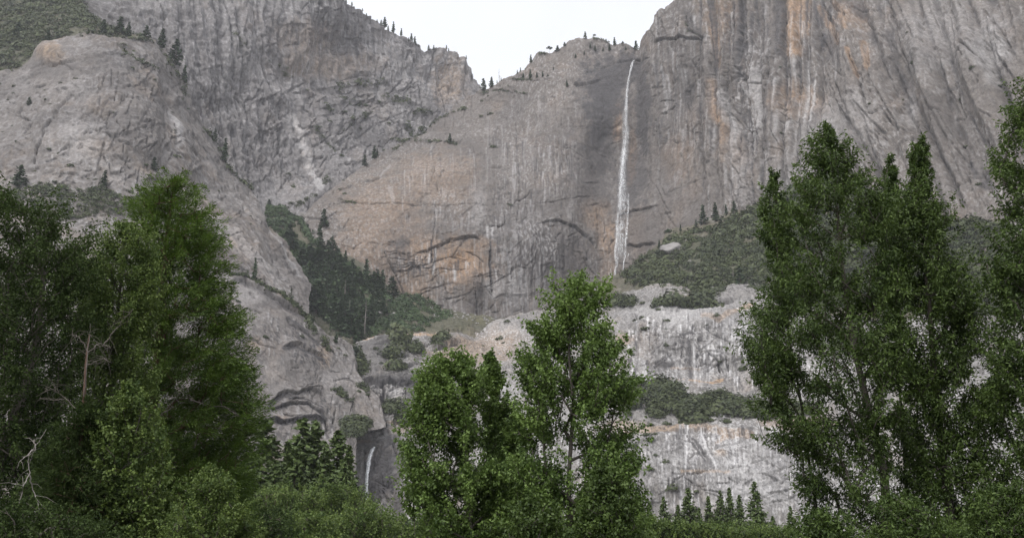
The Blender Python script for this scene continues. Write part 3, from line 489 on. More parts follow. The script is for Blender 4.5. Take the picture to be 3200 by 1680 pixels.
# --- left dome and its long slab
dome = Sheet('left_dome', span((-700, 0, 20), (0, 968, 2.6)),
    P('S', [(-700, 380), (-300, 300)]) + P('k1', [(-10, 378), (60, 375), (120, 350), (200, 280), (260, 235), (380, 200), (430, 190), (500, 195), (600, 185), (700, 205), (760, 205), (800, 225), (860, 300), (900, 345), (930, 400), (960, 510), (1000, 620), (1040, 690), (1100, 780), (1140, 870), (1200, 925), (1250, 965), (1288, 1005)]) + P('m5', [(470, -10), (560, 90), (620, 170), (680, 260), (720, 320), (770, 390), (800, 440), (812, 480)]),
    P('S', [(-700, 1100), (600, 960), (760, 930), (900, 990), (968, 990)]),
    P('S', [(0, 232, 1270), (270, 120, 1290), (480, 130, 1340), (560, 260, 1370), (620, 400, 1385), (700, 520, 1380), (800, 640, 1350), (900, 790, 1300), (963, 890, 1240), (250, 350, 1150), (450, 350, 1210), (100, 500, 1080), (300, 560, 1080), (500, 560, 1150), (600, 700, 1160), (750, 800, 1160), (850, 880, 1170), (300, 800, 1000), (700, 870, 1130), (0, 600, 1040), (-700, 400, 1100), (-700, 1000, 900), (0, 900, 930), (300, 180, 1230), (520, 220, 1330), (550, 400, 1260)]),
    360, M['rock_left'], topn=(3, 20), big=(7, 150), flute=(2, 35, 150), frac=(1.5, 60, 34), fine=(.9, 5), mott=.55, joints=[(120, (0, 180, 560, 600), 15, 28, (14, 60), 1.3, 2.6, .75), (70, (300, 180, 620, 640), 80, 16, (25, 90), 1.3, 2.6, .75), (90, (560, 420, 960, 920), -50, 8, (30, 140), 1.3, 2.5, .5), (30, (560, 420, 900, 800), 40, 20, (15, 50), 1.3, 3, .5)],
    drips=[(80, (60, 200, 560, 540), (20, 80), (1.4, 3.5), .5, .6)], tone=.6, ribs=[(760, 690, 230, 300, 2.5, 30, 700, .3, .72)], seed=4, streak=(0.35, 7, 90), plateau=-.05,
    cracks=[(P('k1', [(380, 470), (330, 520), (270, 590), (215, 650), (215, 720), (175, 800), (180, 870)]), 4.5, 11, .6), (P('k1', [(520, 680), (570, 710), (630, 680), (640, 640)]), 4, 11, .7), (P('k1', [(265, 895), (400, 905)]), 3, 7, .6), (P('k1', [(520, 790), (550, 830), (555, 860)]), 3, 7, .6), (P('k1', [(820, 400), (830, 560), (810, 760)]), 4, 9, .5), (P('k1', [(840, 500), (880, 620), (870, 740)]), 3, 7, .4), (P('k1', [(640, 820), (690, 870), (690, 950)]), 3, 7, .5), (P('k1', [(735, 492), (775, 495)]), 3, 8, .9), (P('k1', [(350, 320), (420, 300), (520, 300), (620, 260)]), 3, 8, .5), (P('k1', [(200, 350), (300, 340), (400, 320)]), 3, 8, .5), (P('k1', [(390, 850), (470, 800), (530, 780)]), 3, 6, .3), (P('k1', [(650, 780), (600, 880)]), 3, 6, .3), (P('k1', [(1000, 760), (950, 830), (930, 900)]), 3, 6, .3), (P('k1', [(380, 560), (480, 600), (560, 590)]), 2.5, 5, .3), (P('k1', [(330, 640), (430, 640), (520, 680)]), 2.5, 5, .3), (P('k1', [(330, 720), (450, 700), (520, 720)]), 2.5, 5, .3), (P('k1', [(700, 560), (760, 640), (740, 720)]), 2.5, 5, .3), (P('k1', [(0, 560), (100, 580), (200, 560)]), 2.5, 5, .3), (P('k1', [(0, 750), (60, 745), (130, 790)]), 3, 7, .5),
            (P('m5', [(400, -10), (500, 120), (560, 200), (640, 310), (730, 370)]), 3, 7, .6), (P('m5', [(430, 0), (470, 50), (540, 150)]), 3, 7, .5), (P('m5', [(490, 260), (540, 300), (580, 350)]), 6, 10, .9), (P('m5', [(200, 60), (330, 230), (450, 350), (560, 450)]), 2.5, 4, .3), (P('m5', [(300, 0), (420, 180), (520, 300)]), 2.2, 4, .3), (P('k1', [(960, 560), (1060, 760), (1180, 960), (1260, 1120)]), 2.4, 5, .3), (P('k1', [(1000, 900), (1100, 1060), (1160, 1140)]), 2.4, 4, .3)],
    ledges=[(P('k1', [(215, 330), (300, 335), (400, 315), (520, 300), (640, 270)]), 7, 25), (P('k1', [(520, 680), (570, 710), (640, 690)]), 8, 25), (P('k1', [(200, 650), (270, 590), (380, 470)]), 7, 30), (P('k1', [(260, 895), (400, 905)]), 6, 20)],
    bulge=[(160, 170, 60, 25, 10), (520, 420, 30, 120, -8), (380, 400, 70, 90, 6)],
    stains_shade=[('g', 'e', 170, 185, 45, 28, .8), ('g', 'e', 310, 335, 60, 40, .35), ('g', 'e', 290, 460, 60, 40, .3), ('r', 'e', 150, 215, 110, 40, .4), ('r', 'e', 470, 300, 90, 110, .35), ('r', 'e', 390, 390, 100, 50, .4), ('b', 'e', 260, 430, 70, 90, .5), ('b', 'e', 260, 300, 60, 40, .35), ('b', 'p', P('k1', [(860, 560), (890, 650), (880, 740)]), 9, .6), ('r', 'e', 60, 300, 90, 90, .25), ('r', 'e', 70, 480, 90, 90, .35), ('r', 'p', P('m5', [(430, 0), (560, 190), (700, 350), (790, 460)]), 14, .55), ('b', 'p', P('m5', [(460, 40), (590, 200), (720, 370)]), 6, .6), ('r', 'p', P('k1', [(930, 520), (1080, 780), (1230, 980)]), 10, .5), ('b', 'p', P('m5', [(140, 0), (330, 190), (520, 400)]), 16, .35), ('b', 'p', P('m5', [(90, 50), (230, 170)]), 14, .35), ('g', 'p', P('m5', [(190, 90), (220, 150)]), 9, .5), ('g', 'e', 720, 790, 90, 60, .25)])

# --- lower left face with the overhanging cave
lowleft = Sheet('lower_left_cliff', span((-700, 500, 20), (500, 1206, 2.4)),
    P('S', [(-700, 700), (0, 700), (500, 740), (600, 790), (681, 832), (723, 861), (777, 886), (818, 911), (872, 940), (905, 960), (955, 989), (992, 1022), (1038, 1051), (1079, 1064), (1100, 1085), (1106, 1110), (1112, 1160), (1135, 1194), (1173, 1237), (1191, 1268), (1204, 1318)]),
    P('S', [(-700, 1730), (1000, 1730), (1085, 1720), (1105, 1500), (1110, 1375), (1150, 1350), (1206, 1335)]),
    P('S', [(681, 840, 1100), (818, 915, 1110), (955, 990, 1120), (1080, 1070, 1140), (1106, 1110, 1140), (1170, 1240, 1095), (1204, 1318, 1060), (750, 1050, 1020), (900, 1150, 1030), (1000, 1250, 1035), (850, 1300, 990), (1050, 1330, 1015), (800, 1500, 960), (1100, 1600, 975), (600, 1000, 985), (400, 1000, 930), (-700, 700, 900), (0, 720, 960), (0, 1500, 850), (-700, 1500, 800)]),
    330, M['rock_left'], topn=(3, 16), big=(5, 110), flute=(1.2, 30, 80), frac=(.8, 50, 30), fine=(.55, 4.5), mott=.3, cs=.9, ls=.6, joints=[(90, (600, 840, 1180, 1400), -35, 22, (18, 110), 1.15, 1.2, .6), (50, (600, 880, 1190, 1400), 40, 25, (15, 50), 1.15, 1.2, .5), (60, (900, 1000, 1190, 1420), 80, 12, (15, 60), 1.2, 1.4, .55)],
    drips=[(90, (820, 900, 1080, 1120), (15, 70), (1.2, 3), .8, .7), (60, (640, 900, 1000, 1300), (20, 90), (1.3, 3), .4, .5), (40, (960, 1240, 1120, 1340), (15, 60), (1.2, 3), .8, .75)], tone=.35, seed=5, streak=(0.35, 4, 60),
    cracks=[(P('m5', [(610, 660), (640, 720), (740, 770), (830, 840)]), 3.5, 7, .6), (P('m5', [(590, 880), (660, 880), (720, 870), (790, 930), (880, 970)]), 4, 8, .6), (P('m5', [(220, 380), (330, 430), (480, 520), (620, 600), (740, 650)]), 4, 6, .7), (P('m5', [(330, 490), (380, 530)]), 4, 6, .6), (P('m5', [(320, 600), (440, 640)]), 4, 6, .6), (P('m5', [(250, 860), (320, 820), (420, 870), (540, 900)]), 3, 6, .5), (P('m5', [(630, 1080), (650, 1040), (720, 1040)]), 2, 4, .4), (P('m5', [(910, 1010), (940, 1070), (1020, 1080)]), 2.4, 5, .5), (P('m5', [(960, 1150), (1050, 1130), (1100, 1110)]), 2.6, 6, .5), (P('m5', [(690, 1190), (740, 1200), (840, 1160)]), 2.4, 5, .5),
            (P('k6', [(55, 690), (130, 620), (200, 635), (270, 610), (320, 600)]), 4, 12, 1), (P('k6', [(85, 710), (170, 680), (250, 690), (330, 750)]), 4.5, 13, 1), (P('k6', [(160, 660), (230, 660), (320, 710)]), 3.5, 10, .9), (P('k6', [(70, 750), (130, 775), (210, 770), (340, 770)]), 5, 14, 1), (P('k6', [(130, 735), (170, 750), (230, 755)]), 3.5, 9, .8), (P('k6', [(350, 770), (355, 850)]), 6, 8, .9), (P('k6', [(360, 500), (420, 560), (500, 570)]), 2.2, 5, .4), (P('k6', [(440, 380), (480, 440)]), 3, 7, .5), (P('k6', [(400, 700), (380, 790)]), 4, 7, .6), (P('k6', [(480, 680), (520, 740)]), 3, 6, .4), (P('k6', [(540, 600), (600, 720)]), 3, 6, .4)],
    ledges=[(P('m5', [(590, 880), (690, 860), (790, 920), (880, 965)]), 8, 18), (P('k6', [(55, 690), (130, 622), (200, 637), (270, 612), (330, 640)]), 9, 22), (P('k6', [(85, 712), (170, 682), (250, 692), (350, 760)]), 8, 14), (P('k6', [(70, 752), (130, 777), (350, 775)]), 11, 16), (P('m5', [(220, 370), (330, 420), (480, 510), (620, 590), (740, 640)]), 6, 14)],
    bulge=[(960, 1290, 70, 50, 5)],
    stains_shade=[('r', 's', 985, 1110, 70, 50, 1.0), ('r', 's', 945, 1115, 50, 36, 1.0), ('r', 'p', P('m5', [(600, 890), (690, 890), (790, 950), (870, 985)]), 9, .95), ('r', 'p', P('m5', [(620, 670), (720, 740), (830, 845)]), 6, .9), ('r', 's', 930, 1045, 55, 40, .9), ('r', 's', 870, 1050, 50, 40, .7), ('r', 'p', P('m5', [(620, 690), (740, 770), (820, 840)]), 7, .7), ('r', 's', 970, 1180, 30, 40, .6), ('g', 'e', 1010, 1110, 26, 40, .7), ('g', 'e', 800, 1080, 40, 25, .5), ('r', 'p', P('m5', [(220, 390), (340, 450), (480, 530)]), 10, .8), ('r', 'p', P('m5', [(480, 530), (620, 610), (760, 680)]), 8, .8), ('g', 'p', P('m5', [(470, 480), (600, 550), (720, 620)]), 6, .8), ('r', 's', 1010, 1290, 24, 50, .9), ('r', 's', 1020, 1340, 40, 60, .8), ('b', 'e', 780, 930, 80, 40, .4), ('b', 'e', 830, 1180, 90, 60, .25), ('b', 'e', 1050, 1200, 60, 50, .35), ('g', 'e', 870, 1310, 30, 12, .6), ('r', 'e', 830, 960, 50, 14, .55), ('r', 's', 850, 1030, 40, 40, .8), ('r', 'p', P('m5', [(290, 850), (340, 825), (400, 850)]), 7, .7), ('r', 'p', P('k6', [(60, 700), (130, 640), (200, 650)]), 8, .8), ('r', 'p', P('k6', [(70, 752), (130, 777), (210, 772), (340, 772)]), 8, 1.0), ('r', 'p', P('k6', [(85, 712), (170, 684), (250, 692), (340, 758)]), 6, 1.0), ('r', 'p', P('k6', [(160, 662), (230, 662), (325, 712)]), 5, .9), ('r', 'p', P('k6', [(200, 637), (270, 612), (320, 602)]), 4, .8), ('r', 's', 860, 1360, 50, 40, .6), ('g', 'e', 850, 1420, 30, 40, .4)])  # dark bands along the cave arcs put the overhang's shade into the colour

# --- middle ledges, the step of the lower fall, and the pale terraces on the right
low = Sheet('lower_right_cliff', span((1010, 2640, 2.4), (2640, 3300, 5), (3300, 4200, 25)),
    P('S', [(1010, 1120), (1090, 1110), (1120, 1075), (1150, 1060), (1220, 1056), (1290, 1045), (1400, 1050), (1470, 1045), (1540, 1012), (1600, 995), (1660, 975), (1760, 950), (1860, 935), (1920, 925), (2000, 905), (2080, 880), (2200, 870), (2400, 860), (2700, 860), (4200, 900)]),
    P('S', [(1010, 1730), (2400, 1730), (4200, 1730)]),
    P('S', [(1130, 1072, 1250), (1400, 1052, 1310), (1540, 1012, 1420), (1010, 1130, 1220), (1250, 1180, 1190), (1200, 1210, 1150), (1200, 1330, 1110), (1300, 1250, 1150), (1160, 1390, 1062), (1145, 1620, 1030), (1230, 1390, 1060), (1260, 1600, 1010), (1020, 1600, 1050), (1400, 1200, 1210), (1400, 1400, 1060), (1500, 1640, 990), (1660, 985, 1400), (1760, 955, 1380), (1910, 930, 1370), (1700, 1100, 1230), (1900, 1050, 1190), (2000, 910, 1290), (2200, 880, 1290), (2060, 960, 1180), (2240, 940, 1180), (2400, 960, 1160), (2100, 1100, 1120), (2300, 1100, 1110), (2100, 1195, 1098), (2300, 1200, 1085), (2100, 1310, 1022), (2300, 1320, 1010), (2100, 1350, 1000), (2300, 1350, 990), (2200, 1500, 960), (2300, 1650, 940), (1800, 1200, 1110), (1800, 1320, 1030), (1800, 1650, 960), (2600, 900, 1200), (2600, 1200, 1040), (2600, 1320, 960), (2600, 1650, 890), (3200, 900, 1000), (3200, 1300, 860), (3200, 1650, 800), (4200, 1000, 800), (4200, 1650, 700)]),
    380, M['rock_low'], topn=(4, 20), big=(6, 80), flute=(1.2, 14, 90), frac=(1.1, 34, 18), fine=(0.5, 4), mott=.35, cs=.8, ls=.8, joints=[(70, (1130, 1080, 1420, 1360), 3, 9, (25, 110), 1.5, 2.6, .75), (40, (1130, 1150, 1420, 1360), 90, 8, (12, 45), 1.4, 2.4, .75), (70, (1900, 950, 2450, 1230), 20, 30, (18, 80), 1.3, 2.2, .6), (60, (1850, 1340, 2500, 1640), 15, 28, (18, 90), 1.3, 2.2, .6), (30, (1150, 1400, 1290, 1660), 85, 12, (25, 90), 1.6, 3, .7), (40, (2450, 900, 3200, 1640), 30, 35, (20, 90), 1.5, 2.5, .5), (50, (1450, 950, 1900, 1600), 25, 25, (15, 70), 1.3, 2, .5)],
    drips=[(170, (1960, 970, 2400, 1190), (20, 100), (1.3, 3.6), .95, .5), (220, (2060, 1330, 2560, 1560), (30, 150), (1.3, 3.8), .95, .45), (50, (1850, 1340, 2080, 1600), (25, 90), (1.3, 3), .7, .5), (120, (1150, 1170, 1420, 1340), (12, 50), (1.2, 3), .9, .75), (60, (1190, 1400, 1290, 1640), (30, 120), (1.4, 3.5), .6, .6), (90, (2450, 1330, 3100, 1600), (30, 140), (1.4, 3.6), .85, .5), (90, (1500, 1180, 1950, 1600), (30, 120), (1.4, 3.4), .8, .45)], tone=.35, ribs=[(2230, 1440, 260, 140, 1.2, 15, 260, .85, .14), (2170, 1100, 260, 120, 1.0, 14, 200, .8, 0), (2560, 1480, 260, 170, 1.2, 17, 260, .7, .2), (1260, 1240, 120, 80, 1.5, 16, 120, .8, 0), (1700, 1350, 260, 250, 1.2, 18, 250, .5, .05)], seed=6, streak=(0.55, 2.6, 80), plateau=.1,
    cracks=[(P('k6', [(560, 380), (640, 370), (800, 390), (1000, 380)]), 4, 7, .6), (P('k6', [(530, 540), (600, 560), (700, 570), (830, 560), (1000, 480)]), 4, 8, .9), (P('k6', [(620, 600), (640, 580), (740, 595), (830, 590)]), 4, 9, 1), (P('k6', [(640, 590), (645, 660)]), 5, 9, 1), (P('k6', [(750, 600), (755, 650)]), 4, 7, .9), (P('k6', [(690, 560), (700, 600)]), 3, 6, .9), (P('k6', [(540, 480), (640, 500), (760, 490), (900, 470)]), 3, 5, .6), (P('k6', [(560, 440), (700, 450), (840, 460)]), 3, 5, .5), (P('k6', [(520, 590), (570, 620), (620, 640)]), 4, 7, .7), (P('k6', [(700, 820), (690, 900), (720, 960)]), 6, 10, .8), (P('k6', [(545, 900), (550, 1080)]), 7, 9, .8), (P('k6', [(740, 430), (830, 410), (960, 400)]), 3, 5, .5), (P('k6', [(700, 690), (760, 680), (830, 740)]), 3, 6, .6), (P('k6', [(650, 790), (700, 780), (780, 800)]), 3, 6, .5),
            (P('k7', [(640, 490), (720, 480), (760, 455), (800, 430)]), 2.4, 5, .7), (P('k7', [(990, 420), (1030, 460), (1050, 520)]), 4.5, 8, .9), (P('k7', [(1070, 430), (1090, 520)]), 3, 7, .8), (P('k7', [(660, 330), (780, 330), (900, 350), (1000, 360)]), 2.4, 5, .6), (P('k7', [(1040, 185), (1120, 175)]), 6, 10, 1), (P('k7', [(620, 260), (700, 270), (780, 300)]), 2.4, 4, .5), (P('k7', [(780, 360), (700, 420)]), 2.4, 5, .4), (P('k7', [(960, 280), (1020, 340), (1110, 380)]), 2.6, 5, .5), (P('k7', [(880, 490), (980, 480), (1050, 500)]), 2.4, 5, .4), (P('k7', [(620, 300), (560, 360), (540, 400)]), 4, 7, .5), (P('k7', [(940, 800), (1080, 820), (1200, 800)]), 4, 7, .6), (P('k7', [(790, 1030), (900, 1040), (1000, 1020)]), 2.4, 5, .4), (P('k7', [(1200, 990), (1240, 960), (1288, 950)]), 2.8, 6, .6), (P('k7', [(1030, 1090), (1100, 1085)]), 2.8, 6, .8), (P('k7', [(860, 1020), (870, 1060), (950, 1110)]), 2.4, 5, .4), (P('k7', [(640, 850), (700, 920), (720, 1000)]), 3, 6, .4), (P('k7', [(840, 860), (900, 862)]), 4, 5, .8), (P('k7', [(780, 810), (900, 830)]), 2.5, 4, .4)],
    ledges=[(P('k6', [(530, 555), (620, 575), (740, 580), (840, 575), (1000, 500)]), 7, 16), (P('k6', [(560, 385), (700, 375), (900, 395), (1040, 385)]), 6, 16), (P('k7', [(760, 800), (900, 820), (1100, 830), (1288, 830)]), 4, 12), (P('k7', [(980, 180), (1060, 180), (1120, 170)]), 6, 12)],
    bulge=[(1235, 1440, 20, 60, 5), (1210, 1250, 45, 20, -6)],
    stains_shade=[('r', 'e', 1195, 1490, 60, 130, 1.0), ('r', 'p', P('k6', [(690, 850), (720, 1000), (700, 1200)]), 24, .7), ('r', 'e', 1150, 1380, 30, 20, .4), ('r', 'e', 1230, 1330, 50, 40, .35), ('r', 's', 1260, 1215, 150, 60, 1.0), ('r', 'e', 1300, 1190, 150, 26, .85), ('r', 'p', P('k6', [(530, 560), (620, 580), (740, 585), (840, 575)]), 7, .9), ('r', 'p', P('k6', [(640, 600), (645, 665)]), 6, 1.0), ('r', 'p', P('k6', [(750, 605), (752, 655)]), 4, .9), ('r', 's', 1230, 1110, 130, 40, .7), ('r', 'e', 1180, 1090, 70, 20, .6), ('r', 'e', 1170, 1130, 60, 40, .4), ('g', 'p', P('k6', [(540, 370), (640, 350), (800, 340), (960, 345)]), 5, .9), ('g', 'e', 1450, 1110, 130, 50, .6), ('g', 'e', 1560, 1080, 90, 60, .55), ('b', 'e', 1230, 1230, 30, 18, .5), ('b', 'e', 1560, 1020, 60, 30, .3), ('g', 'e', 1270, 1340, 60, 14, .6), ('g', 'e', 1130, 1375, 40, 8, .6), ('g', 'e', 1260, 1320, 60, 10, .8), ('r', 'e', 1255, 1430, 14, 60, .7),
            ('b', 's', 2160, 1110, 200, 80, .5), ('r', 's', 2155, 1090, 60, 90, .95), ('r', 's', 2060, 1130, 60, 60, .7), ('b', 'e', 2130, 980, 200, 40, .45), ('r', 'l', P('k7', [(890, 360), (900, 560)]), 10, .9), ('b', 'l', P('k7', [(915, 380), (920, 590)]), 4, .7), ('r', 's', 2280, 1040, 60, 60, .8), ('b', 's', 2310, 1060, 60, 70, .8), ('r', 'e', 2080, 1140, 40, 10, .8), ('r', 'e', 2080, 1080, 90, 35, .35), ('g', 'e', 1960, 1060, 40, 25, .7), ('g', 'p', P('k7', [(900, 570), (1000, 580), (1060, 560)]), 6, .9), ('g', 'p', P('k7', [(960, 240), (1040, 260), (1200, 200)]), 8, .7), ('g', 'p', P('k7', [(860, 560), (760, 570)]), 6, .5), ('g', 'p', P('k7', [(800, 500), (940, 500)]), 4, .5),
            ('b', 's', 2230, 1420, 170, 90, .6), ('b', 'p', P('k7', [(950, 830), (985, 920), (1035, 1020), (1045, 1090)]), 4, .7), ('r', 'p', P('k7', [(900, 850), (960, 930), (1015, 1010)]), 5, .8), ('r', 'p', P('k7', [(880, 840), (930, 920), (975, 980)]), 4, .8), ('r', 's', 2200, 1500, 170, 70, .6), ('b', 'e', 2330, 1500, 130, 120, .55), ('b', 'e', 2060, 1450, 110, 70, .35), ('r', 's', 2100, 1400, 60, 40, .6), ('g', 'p', P('k7', [(560, 790), (700, 800), (860, 790), (1000, 815), (1200, 830)]), 15, .6), ('g', 'e', 1960, 1330, 90, 22, .6), ('g', 'p', P('k7', [(850, 1025), (960, 1025), (1100, 1030)]), 5, .8), ('g', 'e', 2255, 1420, 22, 12, .8), ('g', 'p', P('k7', [(1080, 840), (1030, 880)]), 8, .7), ('r', 's', 1990, 1460, 60, 100, .5), ('b', 's', 2500, 1480, 180, 160, .9), ('r', 's', 2500, 1450, 160, 160, .6), ('g', 'e', 2500, 1320, 120, 20, .8), ('r', 'e', 3050, 1050, 150, 200, .35), ('b', 'e', 3050, 1420, 200, 150, .4), ('r', 's', 1900, 1450, 100, 80, .4)])

# --- gully floor and scree below the main wall
gully = Sheet('gully_floor', span((840, 1700, 3)),
    P('S', [(840, 640), (870, 646), (900, 672), (935, 690), (975, 760), (1020, 780), (1060, 792), (1117, 815), (1180, 862), (1242, 915), (1300, 930), (1370, 955), (1470, 982), (1552, 1000), (1640, 985), (1700, 985)]),
    P('S', [(840, 920), (960, 1030), (1080, 1130), (1130, 1140), (1400, 1110), (1540, 1060), (1700, 1030)]),
    P('S', [(870, 650, 1545), (935, 690, 1475), (1000, 790, 1430), (1117, 815, 1440), (1250, 918, 1440), (1370, 955, 1455), (1552, 1003, 1478), (1700, 985, 1500), (1100, 950, 1330), (1120, 1062, 1256), (1400, 1040, 1322), (1540, 1012, 1428), (1120, 1130, 1250), (1400, 1100, 1310), (960, 905, 1310), (900, 700, 1500), (1050, 1000, 1270), (880, 780, 1400), (850, 850, 1330), (1300, 1000, 1360)]),
    170, M['soil'], topn=(2, 20), big=(5, 60), flute=(0, 1, 1), frac=(1.0, 25, 15), fine=(1.6, 5), streak=(0, 1, 1), seed=8, back=False,
    stains_shade=[('r', 'e', 1000, 900, 150, 200, .7), ('r', 'e', 1420, 1000, 200, 50, .55), ('r', 'e', 1250, 960, 150, 60, .4), ('b', 'e', 960, 625, 30, 40, .6), ('g', 'e', 1500, 1000, 60, 20, .4)])

# --- brushy slope right of the fall's foot
slope = Sheet('brushy_slope', span((1880, 2800, 3), (2800, 4200, 25)),
    P('S', [(1880, 900), (1912, 872), (1960, 840), (2010, 800), (2060, 760), (2110, 720), (2190, 690), (2260, 672), (2370, 632), (2480, 590), (2620, 560), (2900, 700), (4200, 800)]),
    P('S', [(1880, 960), (1980, 960), (2080, 975), (2200, 975), (2400, 985), (2800, 1000), (4200, 1030)]),
    P('S', [(1912, 875, 1545), (1900, 930, 1420), (2060, 762, 1505), (2190, 690, 1480), (2370, 632, 1400), (2620, 560, 1260), (2060, 930, 1225), (2240, 925, 1212), (2400, 945, 1190), (2060, 980, 1205), (2240, 980, 1195), (2100, 850, 1330), (2250, 800, 1320), (2400, 780, 1280), (2800, 950, 1110), (2900, 700, 1090), (4200, 800, 800), (4200, 1000, 760)]),
    130, M['soil'], topn=(3, 18), big=(6, 70), flute=(0, 1, 1), frac=(1.2, 25, 15), fine=(1.6, 6), streak=(0, 1, 1), seed=9, back=False,
    stains_shade=[('r', 'e', 2200, 850, 300, 130, .7), ('b', 'e', 2105, 790, 36, 18, .9), ('b', 'e', 2230, 680, 30, 14, .7), ('b', 'e', 2000, 930, 40, 14, .6), ('b', 'e', 2150, 750, 26, 12, .7)])
print('sheets', round(time.time() - T0, 1))
# ------------------------------------------------------------------ plants: small far ones
RNG = np.random.RandomState(11)
def tufts(cen, size, rng, up=0.4, stretch=1.0, outward=None):
    """one small random quad per centre; size per quad"""
    n = len(cen)
    a = rng.normal(size=(n, 3)); a /= np.linalg.norm(a, axis=1, keepdims=True)
    nrm = rng.normal(size=(n, 3)) * .55 + np.array([0, 0, up])
    if outward is not None: nrm += outward
    nrm /= np.linalg.norm(nrm, axis=1, keepdims=True)
    u = np.cross(nrm, a); u /= np.linalg.norm(u, axis=1, keepdims=True) + 1e-9
    v = np.cross(nrm, u)
    s = np.asarray(size).reshape(-1, 1)
    jit = lambda: 1 + .35 * rng.uniform(-1, 1, (n, 1))
    V = np.stack([cen - u * s * jit() * stretch, cen - v * s * jit() * .7, cen + u * s * jit() * stretch, cen + v * s * jit() * .7], 1)
    return V.reshape(-1, 3), np.arange(n * 4).reshape(n, 4)
def dome_points(n, rng):
    d = rng.normal(size=(n, 3)); d[:, 2] = np.abs(d[:, 2]) * 1.0 - .15
    d /= np.linalg.norm(d, axis=1, keepdims=True)
    return d
def shrub_cloud(bases, radii, per, rng, flat=.75, tsize=.30, tint0=None):
    """foliage of many shrubs as plain arrays: quads over lumpy domes"""
    n = len(bases)
    lum = rng.uniform(0, 6.28, (n, 3))
    d = dome_points(n * per, rng).reshape(n, per, 3)
    r = radii[:, None] * (0.72 + .28 * rng.uniform(0, 1, (n, per)) + .16 * np.sin(d[..., 0] * 5 + lum[:, None, 0]) + .16 * np.sin(d[..., 1] * 5 + lum[:, None, 1]) + .14 * np.sin(d[..., 2] * 6 + lum[:, None, 2]))
    c = bases[:, None] + d * r[..., None] * np.array([1, 1, flat])
    q = (radii[:, None] * tsize * rng.uniform(.6, 1.3, (n, per))).ravel()
    V, Q = tufts(c.reshape(-1, 3), q, rng, .25, 1.0, d.reshape(-1, 3) * 2.0)
    t = rng.uniform(0, 1, n) if tint0 is None else tint0
    tint = np.clip(.25 + .5 * t[:, None] + rng.uniform(-.25, .25, (n, per)), 0, 1).ravel()
    return V, Q, np.repeat(tint, 4)
def tube(pts, rad, k=6):
    pts = np.asarray(pts, float); rad = np.asarray(rad, float); n = len(pts)
    T = np.gradient(pts, axis=0); T /= np.linalg.norm(T, axis=1, keepdims=True) + 1e-9
    ref = np.where(np.abs(T[:, 2:3]) > .9, np.array([[1., 0, 0]]), np.array([[0, 0, 1.]]))
    u = np.cross(T, ref); u /= np.linalg.norm(u, axis=1, keepdims=True) + 1e-9; v = np.cross(T, u)
    a = np.linspace(0, 2 * np.pi, k, endpoint=False)
    V = pts[:, None] + rad[:, None, None] * (np.cos(a)[None, :, None] * u[:, None] + np.sin(a)[None, :, None] * v[:, None])
    i = np.arange(n * k).reshape(n, k); j = np.roll(i, -1, 1)
    return V.reshape(-1, 3), np.stack([i[:-1], j[:-1], j[1:], i[1:]], -1).reshape(-1, 4)
class Acc:
    def __init__(s): s.v, s.q, s.t, s.n = [], [], [], 0
    def add(s, V, Q, t=None):
        s.v.append(V); s.q.append(Q + s.n); s.n += len(V)
        s.t.append(np.full(len(V), .5) if t is None else t)
    def mesh(s, name, mat, smooth=False):
        if not s.v: return None
        return mesh(name, np.concatenate(s.v), quads=np.concatenate(s.q), mat=mat, smooth=smooth, attrs={'tint': np.concatenate(s.t)})

# -- conifers: unit height 1, built in four shapes at two levels of detail
def conifer_meshes(seed, wid, tiers, per, size, mat, bark, droop=.25, bare=.12, gap=0.0, trunk_r=.016, irregular=.25, k=5):
    rng = np.random.RandomState(seed); A = Acc()
    zt = np.linspace(bare, .985, tiers)
    for i, z in enumerate(zt):
        t = (z - bare) / (1 - bare)
        R_ = wid * (1 - t) ** .85 * (.75 + .25 * np.sin(min(t * 9, 1.57)))
        nb = max(3, int(per * (1 - .6 * t)))
        for b in range(nb):
            if rng.rand() < gap: continue
            an = rng.uniform(0, 6.283); L = max(.012, R_ * (1 + irregular * rng.uniform(-1, .8)))
            m = max(2, int(3 + L / size * .8))
            f = np.sqrt(rng.uniform(.05, 1, m))
            c = np.stack([np.cos(an) * L * f, np.sin(an) * L * f, z - droop * L * f + .25 * L * f * f + 0 * f], 1)
            c += rng.normal(size=c.shape) * size * np.array([.45, .45, .3])
            V, Q = tufts(c, size * rng.uniform(.6, 1.25, m), rng, .7, 1.15, np.stack([np.cos(an) * f, np.sin(an) * f, .2 * f], 1) * .6)
            tn = np.clip(.25 + .45 * f + rng.uniform(-.2, .2, m), 0, 1)
            A.add(V, Q, np.repeat(tn, 4))
    c = np.array([[0, 0, .985]] * 3) + rng.normal(size=(3, 3)) * np.array([.004, .004, .012])
    V, Q = tufts(c, np.full(3, size * .5), rng, .2, 1.3); A.add(V, Q)
    crown = A.mesh('crown', mat)
    zz = np.linspace(-.04, .98, 7); B = Acc()
    V, Q = tube(np.stack([.006 * np.sin(zz * 5 + seed), .006 * np.cos(zz * 4 + seed), zz], 1), trunk_r * (1.02 - zz * .98), k); B.add(V, Q)
    return crown, B.mesh('trunk', bark, True)
